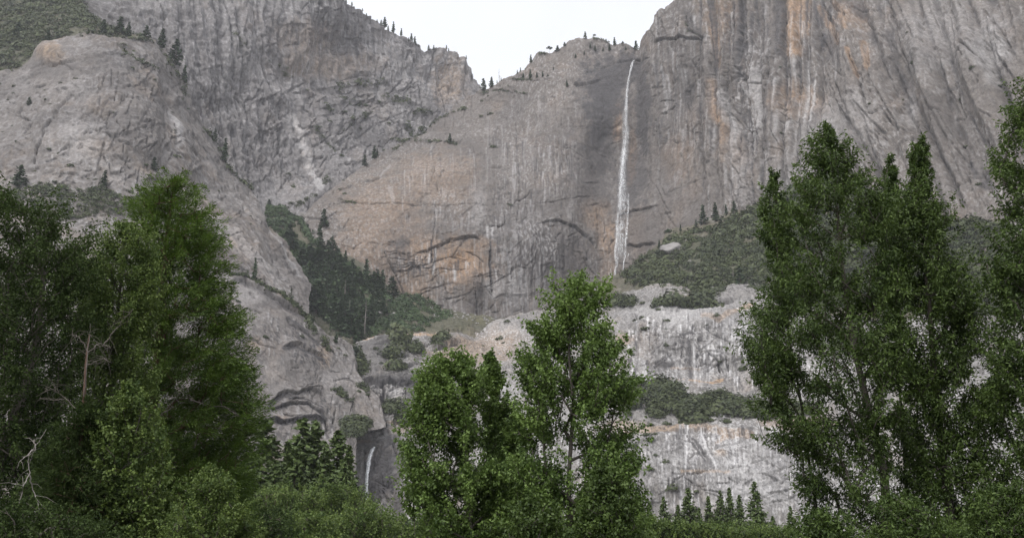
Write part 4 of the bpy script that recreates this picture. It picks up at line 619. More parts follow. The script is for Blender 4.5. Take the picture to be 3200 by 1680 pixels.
def snag_mesh(seed, nb=14, mat=None):
    rng = np.random.RandomState(seed); B = Acc()
    zz = np.linspace(-.04, 1, 8)
    V, Q = tube(np.stack([.01 * np.sin(zz * 5 + seed), .01 * np.cos(zz * 4), zz], 1), .017 * (1.05 - zz), 5); B.add(V, Q)
    for i in range(nb):
        z = rng.uniform(.3, .95); an = rng.uniform(0, 6.28); L = .16 * (1.1 - z) * rng.uniform(.4, 1.3)
        p = np.array([[0, 0, z], [np.cos(an) * L * .5, np.sin(an) * L * .5, z - .02], [np.cos(an) * L, np.sin(an) * L, z + rng.uniform(-.06, .02)]])
        V, Q = tube(p, [.005, .004, .0015], 4); B.add(V, Q)
    return B.mesh('dead_tree', mat, True)
CON = [conifer_meshes(20 + i, w, 26, 7, .040, M['far_conifer'], M['bark_far'], irregular=.35, gap=g) for i, (w, g) in enumerate([(.17, .05), (.21, .15), (.14, .1), (.19, .25)])]
UMB = conifer_meshes(31, .30, 7, 10, .055, M['far_conifer'], M['bark_far'], droop=-.1, bare=.72)      # flat topped pine
SPARSE = conifer_meshes(32, .22, 8, 4, .05, M['far_conifer'], M['bark_far'], droop=0, bare=.3, gap=.2)
SNAG = [snag_mesh(40 + i, 16, M['bark_dead']) for i in range(2)]
def tree_obj(name, crown, trunk, loc, h, w=1.0, rz=None, rng=RNG, parts=True):
    root = bpy.data.objects.new(name, None); COL.objects.link(root)
    root.location = loc; root.scale = (h * w, h * w, h); root.rotation_euler = (0, 0, rng.uniform(0, 6.28) if rz is None else rz)
    root.empty_display_size = .1
    link('trunk', trunk, root); link('crown', crown, root)
    return root
def px_m(p):  # metres per source pixel at a point
    return (p[1] * CP + (p[2] - EYE) * SP) / 3200
def conifer_at(sheet, c, x, y, hpx, label, group, kind=None, w=1.0):
    (sx_, sy_), = P(c, [(x, y)]); h_src = hpx * CR[c][2]
    p = sheet.pos(sx_, sy_)[0]; h = h_src * px_m(p) * 1.12; w = w * 1.2
    kind = kind if kind is not None else RNG.randint(4)
    if kind == 'snag':
        o = link('dead_tree', SNAG[RNG.randint(2)], None, p + np.array([0, 0, -.02 * h])); o.scale = (h, h, h); o.rotation_euler = (0, 0, RNG.uniform(0, 6))
        return tag(o, label, 'dead tree', group)
    cr, tr = UMB if kind == 'umb' else SPARSE if kind == 'sparse' else CON[kind]
    o = tree_obj('pine_tree', cr, tr, p + np.array([0, 0, -.02 * h]), h, w)
    return tag(o, label, 'tree', group)

# ridge line of the far cliff
g = 'pines along the skyline of the far left cliff'
lab = 'small dark pine standing on the skyline ridge of the far left cliff'
for x, y, h in [(455, 2, 22), (492, 22, 22), (545, 52, 16), (570, 85, 26), (606, 112, 16), (622, 130, 30), (660, 155, 26), (681, 168, 55), (712, 188, 38), (748, 222, 22), (785, 244, 22), (800, 250, 16), (852, 268, 30), (946, 258, 22), (962, 264, 18), (1046, 312, 22), (1092, 386, 22)]:
    conifer_at(far, 'k2', x, y + 3, h, lab, g)
for x, y, h in [(635, 140, 52)]:
    conifer_at(far, 'k2', x, y + 3, h, 'tallest dark pine on the skyline ridge of the far left cliff', g, 0, 1.15)
conifer_at(far, 'k2', 757, 228, 40, 'pine at the low dip of the far left skyline, just left of the knob', g, 1)
conifer_at(far, 'k2', 778, 240, 40, 'narrow pine beside the low dip of the far left skyline', g, 2)
conifer_at(far, 'k2', 885, 262, 26, 'little pine on top of the far rounded knob', g, 1)
# ridge line of the main wall
g = 'pines along the skyline of the waterfall cliff'
for x, y, h, k, w, lab in [
    (45, 600, 118, 1, 1.1, 'broad dark pine in the notch between the two skylines'), (132, 575, 105, 0, 1.1, 'pointed dark pine right of the skyline notch'), (213, 528, 150, 'snag', 1, 'tall bare dead tree standing on the skyline right of the notch'),
    (190, 535, 34, 2, 1, 'tiny pine at the foot of the tall dead skyline tree, left side'), (234, 515, 36, 2, 1, 'tiny pine at the foot of the tall dead skyline tree, right side'), (390, 436, 42, 0, 1, 'small pine halfway up the left skyline of the waterfall cliff'), (420, 412, 44, 2, 1, 'small narrow pine just above the one halfway up the skyline'), (512, 310, 84, 2, 1, 'slim pine leaning over the step in the waterfall cliff skyline'),
    (692, 205, 76, 'umb', 1, 'flat topped umbrella shaped pine alone on the skyline'), (775, 175, 60, 1, 1.6, 'bushy low pine right of the umbrella shaped pine'), (850, 135, 44, 3, 1.5, 'bushy pine below the rounded summit above the waterfall cliff'), (1058, 66, 80, 3, 1, 'tallest pine on the rounded summit left of the waterfall'), (1152, 74, 46, 'umb', 1, 'round headed pine on the summit left of the waterfall'), (1266, 82, 24, 1, 1.3, 'tiny pine at the right end of the rounded summit'), (1356, 140, 86, 0, 1, 'pointed pine in the saddle left of the waterfall lip'), (1580, 186, 96, 1, 1.1, 'dark pine in the notch directly above the waterfall'), (1450, 124, 26, 1, 2.2, 'low dark thicket pine on the saddle left of the waterfall')]:
    conifer_at(main, 'm1', x, y + 4, h, lab, g, k, w)
g = 'pines growing on the face under the summit left of the waterfall'
for x, y, h in [(1306, 205, 80), (1240, 205, 46), (1158, 205, 56), (1110, 170, 50), (870, 545, 70), (520, 495, 100), (440, 485, 70), (640, 470, 60), (960, 260, 50), (690, 465, 30), (585, 480, 60), (1485, 200, 40), (1050, 240, 44), (740, 390, 34)]:
    conifer_at(main, 'm1', x, y, h, 'small pine clinging to the cliff face under the summit left of the waterfall', g)
g = 'pines at the top of the brushy slope under the right wall'
for x, y, h, k, lab in [(1026, 1116, 92, 0, 'tall pine at the top edge of the brushy slope, left of a close pair'), (1121, 1092, 76, 1, 'broad pine at the top edge of the brushy slope, rightmost of its row'), (1082, 1086, 50, 2, 'short pine in the middle of the row at the top of the brushy slope'), (966, 1135, 95, 1, 'broad dark pine where the brushy slope meets the right wall'), (790, 1215, 56, 'umb', 'spreading pine on the brushy slope above the pale boulder'), (745, 1256, 44, 0, 'small dark fir at the foot of the wall right of the waterfall base'), (850, 1168, 34, 2, 'tiny pine against the wall at the edge of the brushy slope'), (930, 1150, 40, 1, 'small pine on the upper left edge of the brushy slope')]:
    conifer_at(slope, 'k3', x, y, h, lab, g, k)
conifer_at(slope, 'k7', 1150, 100, 110, 'dark fir standing in the brushy slope beside a dead tree', g, 1)
conifer_at(slope, 'k7', 1115, 60, 90, 'grey dead tree standing in the brushy slope beside a dark fir', 'dead grey trees on the slopes', 'snag')
# left dome
g = 'conifers on the left dome'
for x, y, h, k, w, lab in [(1112, 832, 115, 2, .9, 'slim dark fir on the right edge of the left dome slab'), (1060, 730, 62, 1, 1, 'small pine on the right edge of the dome above the slim fir'), (784, 850, 66, 1, 1.3, 'round young fir alone low on the right half of the dome face'), (518, 960, 80, 0, 1.2, 'dark fir at the foot of the dome face above the brush'), (882, 295, 130, 1, 1.1, 'largest dark fir in the cleft right of the dome top'), (915, 425, 90, 2, 1, 'dark fir lower in the cleft right of the dome top'), (815, 235, 100, 0, 1.1, 'dark fir on the right shoulder of the dome top'), (730, 195, 66, 1, 1.3, 'bushy fir on the dome top left of the cleft'), (600, 185, 95, 1, 1.2, 'broad dark fir at the back of the dome top'), (642, 180, 76, 0, 1, 'narrow fir beside the broad one at the back of the dome top'), (100, 960, 110, 1, 1.4, 'large dark fir at the far left foot of the dome'), (155, 550, 46, 3, 1.2, 'small fir on the left flank of the dome'), (520, 190, 76, 1, 1.2, 'fir at the edge of the wooded slope behind the dome')]:
    conifer_at(dome, 'k1', x, y, h, lab, g, k, w)
for x, y, h, lab in [(90, 200, 80, 'dark fir standing in the brush of the upper left slope, left one'), (240, 240, 75, 'dark fir standing in the brush of the upper left slope, right one')]:
    conifer_at(hill, 'k1', x, y, h, lab, 'firs in the upper left brush', 1, 1.2)
conifer_at(lowleft, 'm5', 630, 500, 95, 'sparse open pine silhouetted on the ledge below the dome slab', 'pines on the ledge below the dome slab', 'sparse')
conifer_at(lowleft, 'm5', 355, 400, 160, 'pale slim pine against the foot of the dome slab', 'pines on the ledge below the dome slab', 2, .8)
conifer_at(lowleft, 'm5', 990, 850, 85, 'small pine at the right end of the ledge below the dome slab', 'pines on the ledge below the dome slab', 0)
# far gully
for x, y, h, k, lab in [(595, 805, 66, 0, 'dark fir on the ridge of the slab in the upper gully'), (545, 835, 56, 1, 'broad fir left of the dark one on the slab ridge in the upper gully'), (975, 722, 50, 0, 'lone small fir on the ledge above the pink slab'), (340, 1150, 90, 1, 'fir at the left foot of the pink slab'), (255, 1200, 70, 1, 'fir in the gully just left of the pink slab foot'), (610, 800, 40, 2, 'little fir beside the dark one on the slab ridge')]:
    conifer_at(main, 'k2', x, y, h, lab, 'firs along the left ridge of the pink slab', k, 1.1)
for x, y, h, k, lab in [(380, 930, 70, 3, 'bushy conifer in the top of the gully'), (50, 1045, 40, 0, 'tiny fir at the very top of the gully')]:
    conifer_at(gully, 'k2', x, max(y, 1045), h, lab, 'conifers at the head of the gully', k, 1.4)

# the gully wood: each conifer a tree of its own
G = 'conifers filling the gully'
poly = P('m5', [(560, 40), (640, 130), (720, 260), (820, 400), (830, 560), (870, 680), (1000, 780), (1120, 840), (1190, 820), (1240, 700), (1420, 560), (1440, 470), (1320, 420), (1200, 330), (1050, 250), (900, 170), (800, 130), (700, 110), (600, 0)])
def inside(pl, x, y):
    c = False; j = len(pl) - 1
    for i in range(len(pl)):
        if (pl[i][1] > y) != (pl[j][1] > y) and x < (pl[j][0] - pl[i][0]) * (y - pl[i][1]) / (pl[j][1] - pl[i][1]) + pl[i][0]: c = not c
        j = i
    return c
pp = np.array([q[:2] for q in poly]); done = 0; spots = []
while done < 95:
    x = RNG.uniform(pp[:, 0].min(), pp[:, 0].max()); y = RNG.uniform(pp[:, 1].min() + 8, pp[:, 1].max() + 6)
    if not inside(poly, x, y - 6): continue
    if any((x - a) ** 2 / 1.0 + (y - b) ** 2 < 120 for a, b in spots): continue
    spots.append((x, y)); done += 1
    conifer_at(gully, 'S', x, y, RNG.uniform(26, 60), 'dark green conifer growing among the crowded trees of the gully', G, RNG.choice([0, 1, 1, 3]), RNG.uniform(1.0, 1.7))
for x, y, h, k, w, lab in [(855, 215, 230, 1, .8, 'tallest fir of the gully, standing against the pink slab'), (1210, 415, 180, 0, .9, 'tall fir at the right edge of the gully wood'), (1275, 420, 90, 'umb', 1, 'round headed pine on a bare stem between two firs of the gully'), (1340, 430, 130, 0, 1.1, 'pointed fir rightmost in front of the grey slab foot'), (1055, 260, 90, 0, 1, 'fir on the upper right edge of the gully wood'), (765, 640, 230, 1, 1, 'big dark fir at the left edge of the gully below the slab tip'), (830, 640, 240, 2, 1.4, 'dark fir next to the big one at the left edge of the gully'), (740, 520, 130, 1, 1.3, 'broad fir at the foot of the dome slab tip'), (960, 700, 200, 3, 1.3, 'open topped fir in the lower gully'), (1100, 800, 230, 1, 1.2, 'fir at the lower end of the gully'), (1150, 870, 200, 0, 1.3, 'lowest fir of the gully beside the rock shelf'), (1130, 1010, 150, 1, 1.4, 'fir in the narrow cut below the gully')]:
    conifer_at(gully if y < 900 else low, 'm5', x, y, h, lab, 'marked firs of the gully', k, w)
for x, y, h, lab in [(1197, 838, 290, 'tall pale dead tree above the rock shelf in the gully'), (1050, 520, 140, 'leaning grey dead tree in the middle of the gully'), (995, 830, 80, 'short grey dead stem on the lower edge of the gully wood'), (1325, 810, 70, 'short dead stem in the brush of the rock shelf'), (1080, 700, 160, 'grey dead tree between firs in the lower gully')]:
    conifer_at(gully, 'm5', x, y, h, lab, 'dead grey trees on the slopes', 'snag')

# -- brush: ground cover nobody could count
def brush(name, sheet, regions, mat, rpx, per, seed, dens, hgap=.0, flat=.95, ts=.3):
    rng = np.random.RandomState(seed); pts = []; rad = []
    for reg in regions:
        if reg[0] == 'poly':
            pl = reg[1]; a = np.array([q[:2] for q in pl]); x0, y0 = a.min(0); x1, y1 = a.max(0)
            n = int((x1 - x0) * (y1 - y0) * dens * (reg[2] if len(reg) > 2 else 1))
            X = rng.uniform(x0, x1, n); Yv = rng.uniform(y0, y1, n)
            for x, y in zip(X, Yv):
                if inside(pl, x, y) and (hgap == 0 or float(perlin(x / 30, y / 18, seed)) > hgap - 1): pts.append((x, y))
        else:
            line, sc_, n = reg[1], reg[2], reg[3]; a = np.array([q[:2] for q in line])
            t = rng.uniform(0, len(a) - 1, n); i = np.minimum(t.astype(int), len(a) - 2); f = (t - i)[:, None]
            c = a[i] * (1 - f) + a[i + 1] * f + rng.normal(size=(n, 2)) * sc_
            pts += [tuple(q) for q in c]
    pts = np.array(pts); B = sheet.pos(pts[:, 0], pts[:, 1])
    s = (B[:, 1] * CP + (B[:, 2] - EYE) * SP) / 3200
    rad = s * rng.uniform(rpx[0], rpx[1], len(pts)) * (1 + (rng.rand(len(pts)) < .12) * .6)
    t0 = np.clip(.5 + .9 * perlin(pts[:, 0] / 45, pts[:, 1] / 30, seed + .5) + rng.uniform(-.3, .3, len(pts)), 0, 1)
    V, Q, T = shrub_cloud(B - np.array([0, 0, .15]) * rad[:, None], rad, per, rng, flat, ts, tint0=t0)
    o = link(name, mesh(name, V, quads=Q, mat=mat, attrs={'tint': T})); tag(o, kind='stuff')
    print(name, len(pts), 'shrubs'); return o
brush('slope_brush', slope, [('poly', P('k3', [(600, 1352), (640, 1320), (720, 1250), (860, 1170), (1000, 1150), (1100, 1110), (1200, 1050), (1400, 930), (1700, 830), (2600, 1000), (2600, 1600), (1230, 1540), (900, 1500), (640, 1430), (560, 1400)]))], M['brush'], (8, 20), 130, 51, .0125, hgap=.66, ts=.19)
brush('gully_brush', gully, [('poly', P('m5', [(440, -60), (520, 30), (600, 130), (690, 270), (800, 440), (810, 600), (1000, 790), (1150, 850), (1200, 800), (1500, 790), (1600, 760), (1700, 720), (1600, 600), (1500, 540), (1420, 540), (1380, 470), (1200, 330), (1050, 250), (900, 180), (800, 130), (700, 60), (640, -20), (560, -60)])), ('poly', P('k2', [(20, 1040), (120, 1040), (230, 1000), (310, 970), (340, 1000), (230, 1080), (180, 1150), (130, 1200), (60, 1120)]), 1.3), ('poly', P('m2', [(650, 1020), (760, 1080), (900, 1150), (1060, 1230), (1050, 1300), (900, 1330), (600, 1280), (640, 1150)]), .8)], M['gully'], (5, 13), 70, 52, .026, hgap=.5, ts=.22)
brush('hill_brush', hill, [('poly', P('k1', [(-900, -300), (380, -300), (400, 0), (430, 50), (520, 130), (640, 170), (760, 190), (600, 185), (380, 195), (250, 240), (190, 290), (100, 360), (-100, 420), (-900, 600)]))], M['brush'], (7, 15), 60, 53, .014, hgap=.3, ts=.22)
brush('dome_brush', dome, [('poly', P('k1', [(-60, 1000), (100, 960), (250, 950), (420, 985), (500, 965), (600, 1000), (700, 1010), (700, 1080), (520, 1100), (300, 1110), (-60, 1100)])), ('line', P('k1', [(600, 250), (640, 290), (720, 320), (790, 350)]), 4, 26), ('line', P('k1', [(830, 260), (860, 330), (920, 420), (930, 480)]), 7, 40), ('line', P('k1', [(380, 195), (520, 190), (640, 200), (760, 210)]), 4, 30), ('line', P('k1', [(1000, 660), (1060, 720), (1130, 850), (1200, 915), (1250, 960)]), 2.5, 40)], M['brush'], (6, 11), 30, 54, .02)
brush('ledge_brush', lowleft, [('line', P('m5', [(20, 190), (100, 220), (200, 280), (300, 340), (380, 390), (460, 440), (560, 480), (640, 540)]), 8, 150), ('line', P('m5', [(560, 480), (700, 560), (800, 640)]), 7, 60), ('line', P('m5', [(770, 700), (820, 780)]), 4, 22), ('line', P('m5', [(880, 830), (930, 900)]), 4, 18), ('line', P('k6', [(380, 600), (420, 640), (480, 660)]), 6, 30), ('line', P('k6', [(530, 580), (560, 640)]), 5, 14), ('poly', P('k6', [(425, 760), (500, 730), (590, 770), (560, 800), (530, 850), (430, 860)]), 3.2)], M['brush'], (6, 11), 34, 55, .02)
brush('terrace_brush', low, [('poly', P('k7', [(675, 640), (720, 600), (790, 600), (850, 650), (910, 690), (980, 640), (1060, 635), (1130, 670), (1300, 690), (1500, 710), (1500, 740), (1280, 735), (1000, 730), (960, 770), (870, 775), (835, 730), (790, 720), (760, 740), (690, 740)]), 1.5), ('poly', P('k7', [(560, 590), (630, 590), (650, 650), (610, 720), (560, 740)]), 1.2), ('line', P('k7', [(500, 190), (560, 175), (620, 180)]), 5, 26), ('line', P('k7', [(730, 180), (900, 190), (1020, 185)]), 5, 45), ('line', P('k6', [(650, 700), (700, 690), (760, 750)]), 7, 40), ('line', P('k6', [(490, 470), (510, 500)]), 7, 20), ('poly', P('k6', [(500, 400), (540, 480), (500, 520), (470, 470)]), 1.5), ('line', P('k6', [(690, 380), (760, 375)]), 4, 14), ('line', P('k6', [(660, 440), (800, 410)]), 3, 14), ('line', P('k6', [(900, 380), (950, 370)]), 3, 10), ('line', P('k6', [(680, 490), (730, 495)]), 3, 8), ('line', P('k7', [(1500, 300), (1800, 420), (2000, 500)]), 14, 60)], M['brush'], (11, 30), 260, 56, .0085, flat=1.1, ts=.15)
brush('cliff_brush', far, [('line', P('k2', [(410, 430), (520, 410), (640, 430)]), 5, 45), ('line', P('k2', [(480, 490), (420, 500), (560, 520)]), 4, 20), ('line', P('k2', [(640, 480), (720, 510), (770, 530)]), 4, 26), ('line', P('k2', [(800, 560), (880, 580)]), 4, 20), ('line', P('k2', [(760, 620), (800, 660), (860, 630)]), 4, 30), ('line', P('k2', [(680, 700), (740, 720), (800, 700)]), 3, 22), ('line', P('k2', [(340, 540), (370, 560)]), 3, 10), ('line', P('k2', [(510, 600), (560, 590)]), 3, 12), ('line', P('k2', [(290, 650), (330, 710), (400, 780)]), 3, 20), ('line', P('k2', [(430, 680), (470, 620)]), 3, 8), ('line', P('k2', [(1100, 500), (1050, 560), (980, 600)]), 4, 20), ('line', P('k2', [(340, 950), (370, 900)]), 6, 16), ('line', P('k2', [(170, 1040), (300, 990)]), 4, 30), ('line', P('k2', [(150, 350), (190, 400)]), 6, 10), ('line', P('k1', [(1150, 170), (1220, 240)]), 4, 10)], M['brush'], (4, 9), 26, 57, .02)
brush('wall_brush', main, [('line', P('k2', [(700, 760), (780, 710), (960, 710), (1010, 725)]), 2.5, 60), ('line', P('k2', [(800, 690), (900, 620), (1000, 570), (1080, 560)]), 4, 40), ('line', P('m1', [(350, 490), (540, 500)]), 2, 18), ('line', P('m1', [(160, 615), (300, 620), (480, 640)]), 2, 16), ('line', P('m1', [(90, 1140), (170, 1160)]), 3, 10), ('line', P('m1', [(590, 205), (660, 205)]), 1.5, 10), ('line', P('m1', [(1130, 70), (1200, 70), (1290, 90)]), 1.5, 14), ('line', P('k2', [(430, 1045), (500, 1035)]), 2, 12), ('line', P('k3', [(870, 130), (930, 180)]), 4, 8), ('line', P('k2', [(1120, 480), (1180, 470)]), 4, 14)], M['brush'], (4, 8), 24, 58, .02)

# -- single bushes on the bare rock: a thing each
def bush_mesh(seed):
    rng = np.random.RandomState(seed)
    V, Q, T = shrub_cloud(np.zeros((1, 3)), np.ones(1), 90, rng, .8, .26)
    V2, Q2, T2 = shrub_cloud(np.array([[.6, .1, 0], [-.5, .2, -.05]]), np.array([.55, .6]), 40, rng, .8, .28)
    return mesh('bush', np.concatenate([V, V2]), quads=np.concatenate([Q, Q2 + len(V)]), mat=M['brush'], attrs={'tint': np.concatenate([T, T2])})
BUSH = [bush_mesh(70 + i) for i in range(4)]
def bushes(sheet, c, lst, label, group):
    for x, y, r in lst:
        (a, b), = P(c, [(x, y)]); p = sheet.pos(a, b)[0]; rr_ = r * CR[c][2] * px_m(p)
        o = link('bush', BUSH[RNG.randint(4)], None, p - np.array([0, 0, .25 * rr_])); o.scale = (rr_ * RNG.uniform(.85, 1.2), rr_, rr_ * RNG.uniform(.8, 1.1)); o.rotation_euler = (0, 0, RNG.uniform(0, 6.28))
        tag(o, label, 'bush', group)
bushes(dome, 'k1', [(385, 405, 14), (315, 432, 11), (80, 447, 12), (80, 490, 8), (240, 520, 8), (262, 540, 8), (215, 722, 13), (250, 757, 12), (295, 775, 10), (355, 862, 18), (90, 720, 11), (660, 352, 12), (770, 408, 9), (740, 822, 14), (747, 882, 10), (870, 790, 14), (885, 795, 14), (920, 880, 14), (440, 916, 8), (480, 918, 9), (650, 975, 20), (700, 988, 18), (1095, 965, 8), (1245, 1110, 9), (1245, 1145, 9), (565, 590, 6), (1068, 905, 6), (210, 945, 14), (275, 943, 14), (175, 865, 10), (45, 515, 8), (60, 630, 6), (870, 535, 9), (875, 560, 7), (940, 550, 9), (870, 660, 7), (550, 210, 14), (670, 265, 10), (235, 470, 6), (10, 655, 8), (10, 448, 12)],
       'small dark green bush growing on the bare rock of the left dome', 'bushes on the bare rock of the left dome')
bushes(main, 'm1', [(110, 835, 38), (15, 860, 22), (470, 640, 20), (30, 720, 18), (100, 678, 14), (310, 570, 10), (690, 458, 14), (460, 370, 10), (700, 500, 8)], 'dark bush on the cliff face under the left skyline of the waterfall cliff', 'bushes under the left skyline of the waterfall cliff')
bushes(main, 'm2', [(1540, 362, 22)], 'round dark bush alone on a crack in the middle of the waterfall cliff', 'bushes on the waterfall cliff')
bushes(main, 'm2', [(160, 255, 16), (200, 290, 20), (190, 130, 12), (265, 600, 8), (310, 598, 6), (40, 540, 14)], 'dark bush on the left edge of the pink slab', 'bushes on the left edge of the pink slab')
bushes(main, 'm4', [(1195, 480, 12), (1200, 925, 14)], 'tiny dark bush on the sheer right wall', 'bushes on the sheer right wall')
bushes(main, 'k4', [(780, 380, 14), (680, 500, 10), (990, 520, 12), (985, 720, 16), (1180, 450, 12), (1060, 930, 16), (540, 560, 10), (740, 220, 8), (1090, 420, 14)], 'dark bush on the grey buttress at the far right', 'bushes on the far right buttress')
bushes(far, 'k2', [(185, 945, 22), (440, 570, 14), (665, 625, 12), (650, 745, 12), (560, 520, 16), (620, 510, 14), (260, 450, 12), (120, 325, 10), (520, 650, 10), (310, 655, 12), (160, 880, 12), (700, 490, 10), (425, 795, 14), (65, 305, 10), (360, 625, 14), (590, 560, 8)], 'dark bush on a ledge of the far left cliff', 'bushes on the far left cliff')
bushes(lowleft, 'm5', [(450, 810, 26), (720, 810, 22), (240, 545, 24), (190, 555, 14), (1000, 890, 18), (1050, 945, 18), (1150, 1230, 20), (1180, 1160, 26), (1220, 1250, 22)], 'dark bush on the lower left rock face', 'bushes on the lower left rock face')
bushes(low, 'm5', [(1470, 850, 55), (1580, 905, 36), (1410, 965, 30), (1510, 970, 24), (1460, 1025, 36), (1240, 1030, 22), (1330, 1005, 16), (1290, 910, 22), (1590, 860, 24)], 'dark bush on the rock shelves below the gully', 'bushes on the rock shelves below the gully')
bushes(low, 'k7', [(665, 175, 18), (740, 205, 14), (660, 250, 16), (690, 265, 10), (775, 247, 18), (625, 262, 14), (670, 300, 24), (772, 295, 12), (530, 285, 12), (610, 320, 10), (775, 390, 18), (1155, 215, 14), (1030, 248, 18), (1160, 495, 26), (1045, 470, 12), (1230, 540, 26), (370, 270, 22), (440, 300, 14), (980, 285, 10), (1075, 410, 8), (610, 430, 16)], 'dark bush on the upper pale terrace right of the middle tree', 'bushes on the upper pale terrace')
bushes(low, 'k7', [(655, 780, 18), (695, 772, 18), (675, 825, 24), (720, 825, 18), (700, 855, 26), (770, 975, 22), (695, 1020, 18), (805, 1105, 30), (610, 800, 12), (720, 940, 14), (925, 1125, 14), (1075, 765, 30), (1000, 772, 22), (880, 790, 8), (655, 970, 12), (600, 880, 40), (570, 890, 30), (775, 765, 26), (1225, 580, 14), (820, 775, 10)], 'grey green bush on the lower pale slab right of the middle tree', 'bushes on the lower pale slab')
bushes(low, 'k6', [(1230, 350, 22), (1250, 380, 14), (1270, 285, 18), (1140, 400, 10)], 'low bush on the pinkish rock rise left of the middle tree top', 'bushes on the pinkish rock rise')

# -- boulders
def boulder_mesh(seed):
    import bmesh
    rng = np.random.RandomState(seed); bm = bmesh.new(); bmesh.ops.create_icosphere(bm, subdivisions=4, radius=1)
    co = np.array([v.co[:] for v in bm.verts])
    cut = rng.normal(size=(9, 3)); cut /= np.linalg.norm(cut, axis=1, keepdims=True)
    for k in range(9):                       # flat broken faces
        d = co @ cut[k]; lim = rng.uniform(.62, .85); m = d > lim; co[m] -= cut[k] * (d[m] - lim)[:, None] * .92
    co *= (1 + .10 * fbm(co[:, 0] * 1.6 + seed, co[:, 1] * 1.6, co[:, 2] * 1.6, 4))[:, None]
    fs = np.array([[v.index for v in f.verts] for f in bm.faces]); bm.free()
    st = np.zeros((len(co), 3)); st[:, 0] = .3 * sstep(.0, .7, fbm(co[:, 0] * 3, co[:, 1] * 3, co[:, 2] * 2, 3)); st[:, 2] = .12
    return mesh('boulder', co, tris=fs, mat=M['rock_low'], smooth=True, attrs={'stain': st})
BOUL = [boulder_mesh(i) for i in range(5)]
def boulders(sheet, c, lst, label, group):
    for x, y, rx, ry in lst:
        (a, b), = P(c, [(x, y)]); p = sheet.pos(a, b)[0]; s = CR[c][2] * px_m(p)
        o = link('boulder', BOUL[RNG.randint(5)], None, p); o.scale = (rx * s, rx * s * .8, ry * s); o.rotation_euler = (RNG.uniform(-.2, .2), RNG.uniform(-.2, .2), RNG.uniform(-.5, .5))
        tag(o, label, 'boulder', group)
boulders(slope, 'k3', [(812, 1275, 60, 42)], 'big pale granite boulder rising from the brushy slope right of the waterfall foot', 'boulders on the brushy slope')
boulders(slope, 'k3', [(1000, 1235, 20, 16), (1200, 1160, 16, 14), (1100, 1110, 18, 10), (1070, 1215, 16, 8), (760, 1335, 26, 12), (900, 1330, 14, 10), (1155, 1315, 10, 14), (960, 1130, 14, 10)], 'small pale rock showing through the brushy slope', 'boulders on the brushy slope')
boulders(gully, 'm5', [(895, 530, 34, 24), (1300, 625, 50, 14), (1300, 540, 40, 12), (1440, 565, 34, 14), (1380, 545, 30, 12), (1425, 625, 22, 24), (1235, 575, 18, 10), (1500, 620, 22, 16), (1560, 660, 22, 10), (1590, 720, 24, 12), (730, 170, 14, 18), (610, 100, 20, 10)], 'pale boulder lying in the brush of the gully', 'boulders in the gully')
rb = np.random.RandomState(5)
boulders(gully, 'm2', [(x, 1190 + .22 * (x - 900) + rb.uniform(-10, 90) * (1 - .4 * (x - 900) / 560), r, r * .75) for x, r in zip(rb.uniform(900, 1460, 120), rb.uniform(3, 13, 120) ** 1.0)], 'grey block among the rubble of the scree under the waterfall cliff', 'blocks of the scree under the waterfall cliff')
print('far plants', round(time.time() - T0, 1))
# ------------------------------------------------------------------ waterfalls: many thin falling strands of white water in front of the rock
def water_mat(name, a_lo, a_hi, fx, fz):
    m, n, l = new_mat(name)
    out = n.new('ShaderNodeOutputMaterial'); b = n.new('ShaderNodeBsdfPrincipled')
    b.inputs['Base Color'].default_value = (.86, .88, .91, 1); b.inputs['Roughness'].default_value = .5
    tc = n.new('ShaderNodeTexCoord'); mp = n.new('ShaderNodeMapping'); mp.inputs['Scale'].default_value = (fx, fx, fz)
    nz = n.new('ShaderNodeTexNoise'); nz.inputs['Scale'].default_value = 1; nz.inputs['Detail'].default_value = 5; nz.inputs['Roughness'].default_value = .65
    l.new(tc.outputs['Object'], mp.inputs[0]); l.new(mp.outputs[0], nz.inputs['Vector'])
    at_ = n.new('ShaderNodeAttribute'); at_.attribute_name = 'tint'           # thickness of the water here
    mr = n.new('ShaderNodeMapRange'); mr.inputs[1].default_value = .36; mr.inputs[2].default_value = .62; mr.inputs[3].default_value = a_lo; mr.inputs[4].default_value = a_hi
    l.new(nz.outputs['Fac'], mr.inputs[0])
    mu = n.new('ShaderNodeMath'); mu.operation = 'MULTIPLY'; l.new(mr.outputs[0], mu.inputs[0]); l.new(at_.outputs['Fac'], mu.inputs[1])
    tr = n.new('ShaderNodeBsdfTransparent'); ms = n.new('ShaderNodeMixShader')
    l.new(mu.outputs[0], ms.inputs[0]); l.new(tr.outputs[0], ms.inputs[1]); l.new(b.outputs[0], ms.inputs[2]); l.new(ms.outputs[0], out.inputs[0])
    return m
M['water'] = water_mat('falling_water', .0, .8, .5, .02)
M['water_low'] = water_mat('falling_water_near', .45, 1.0, 1.2, .08)
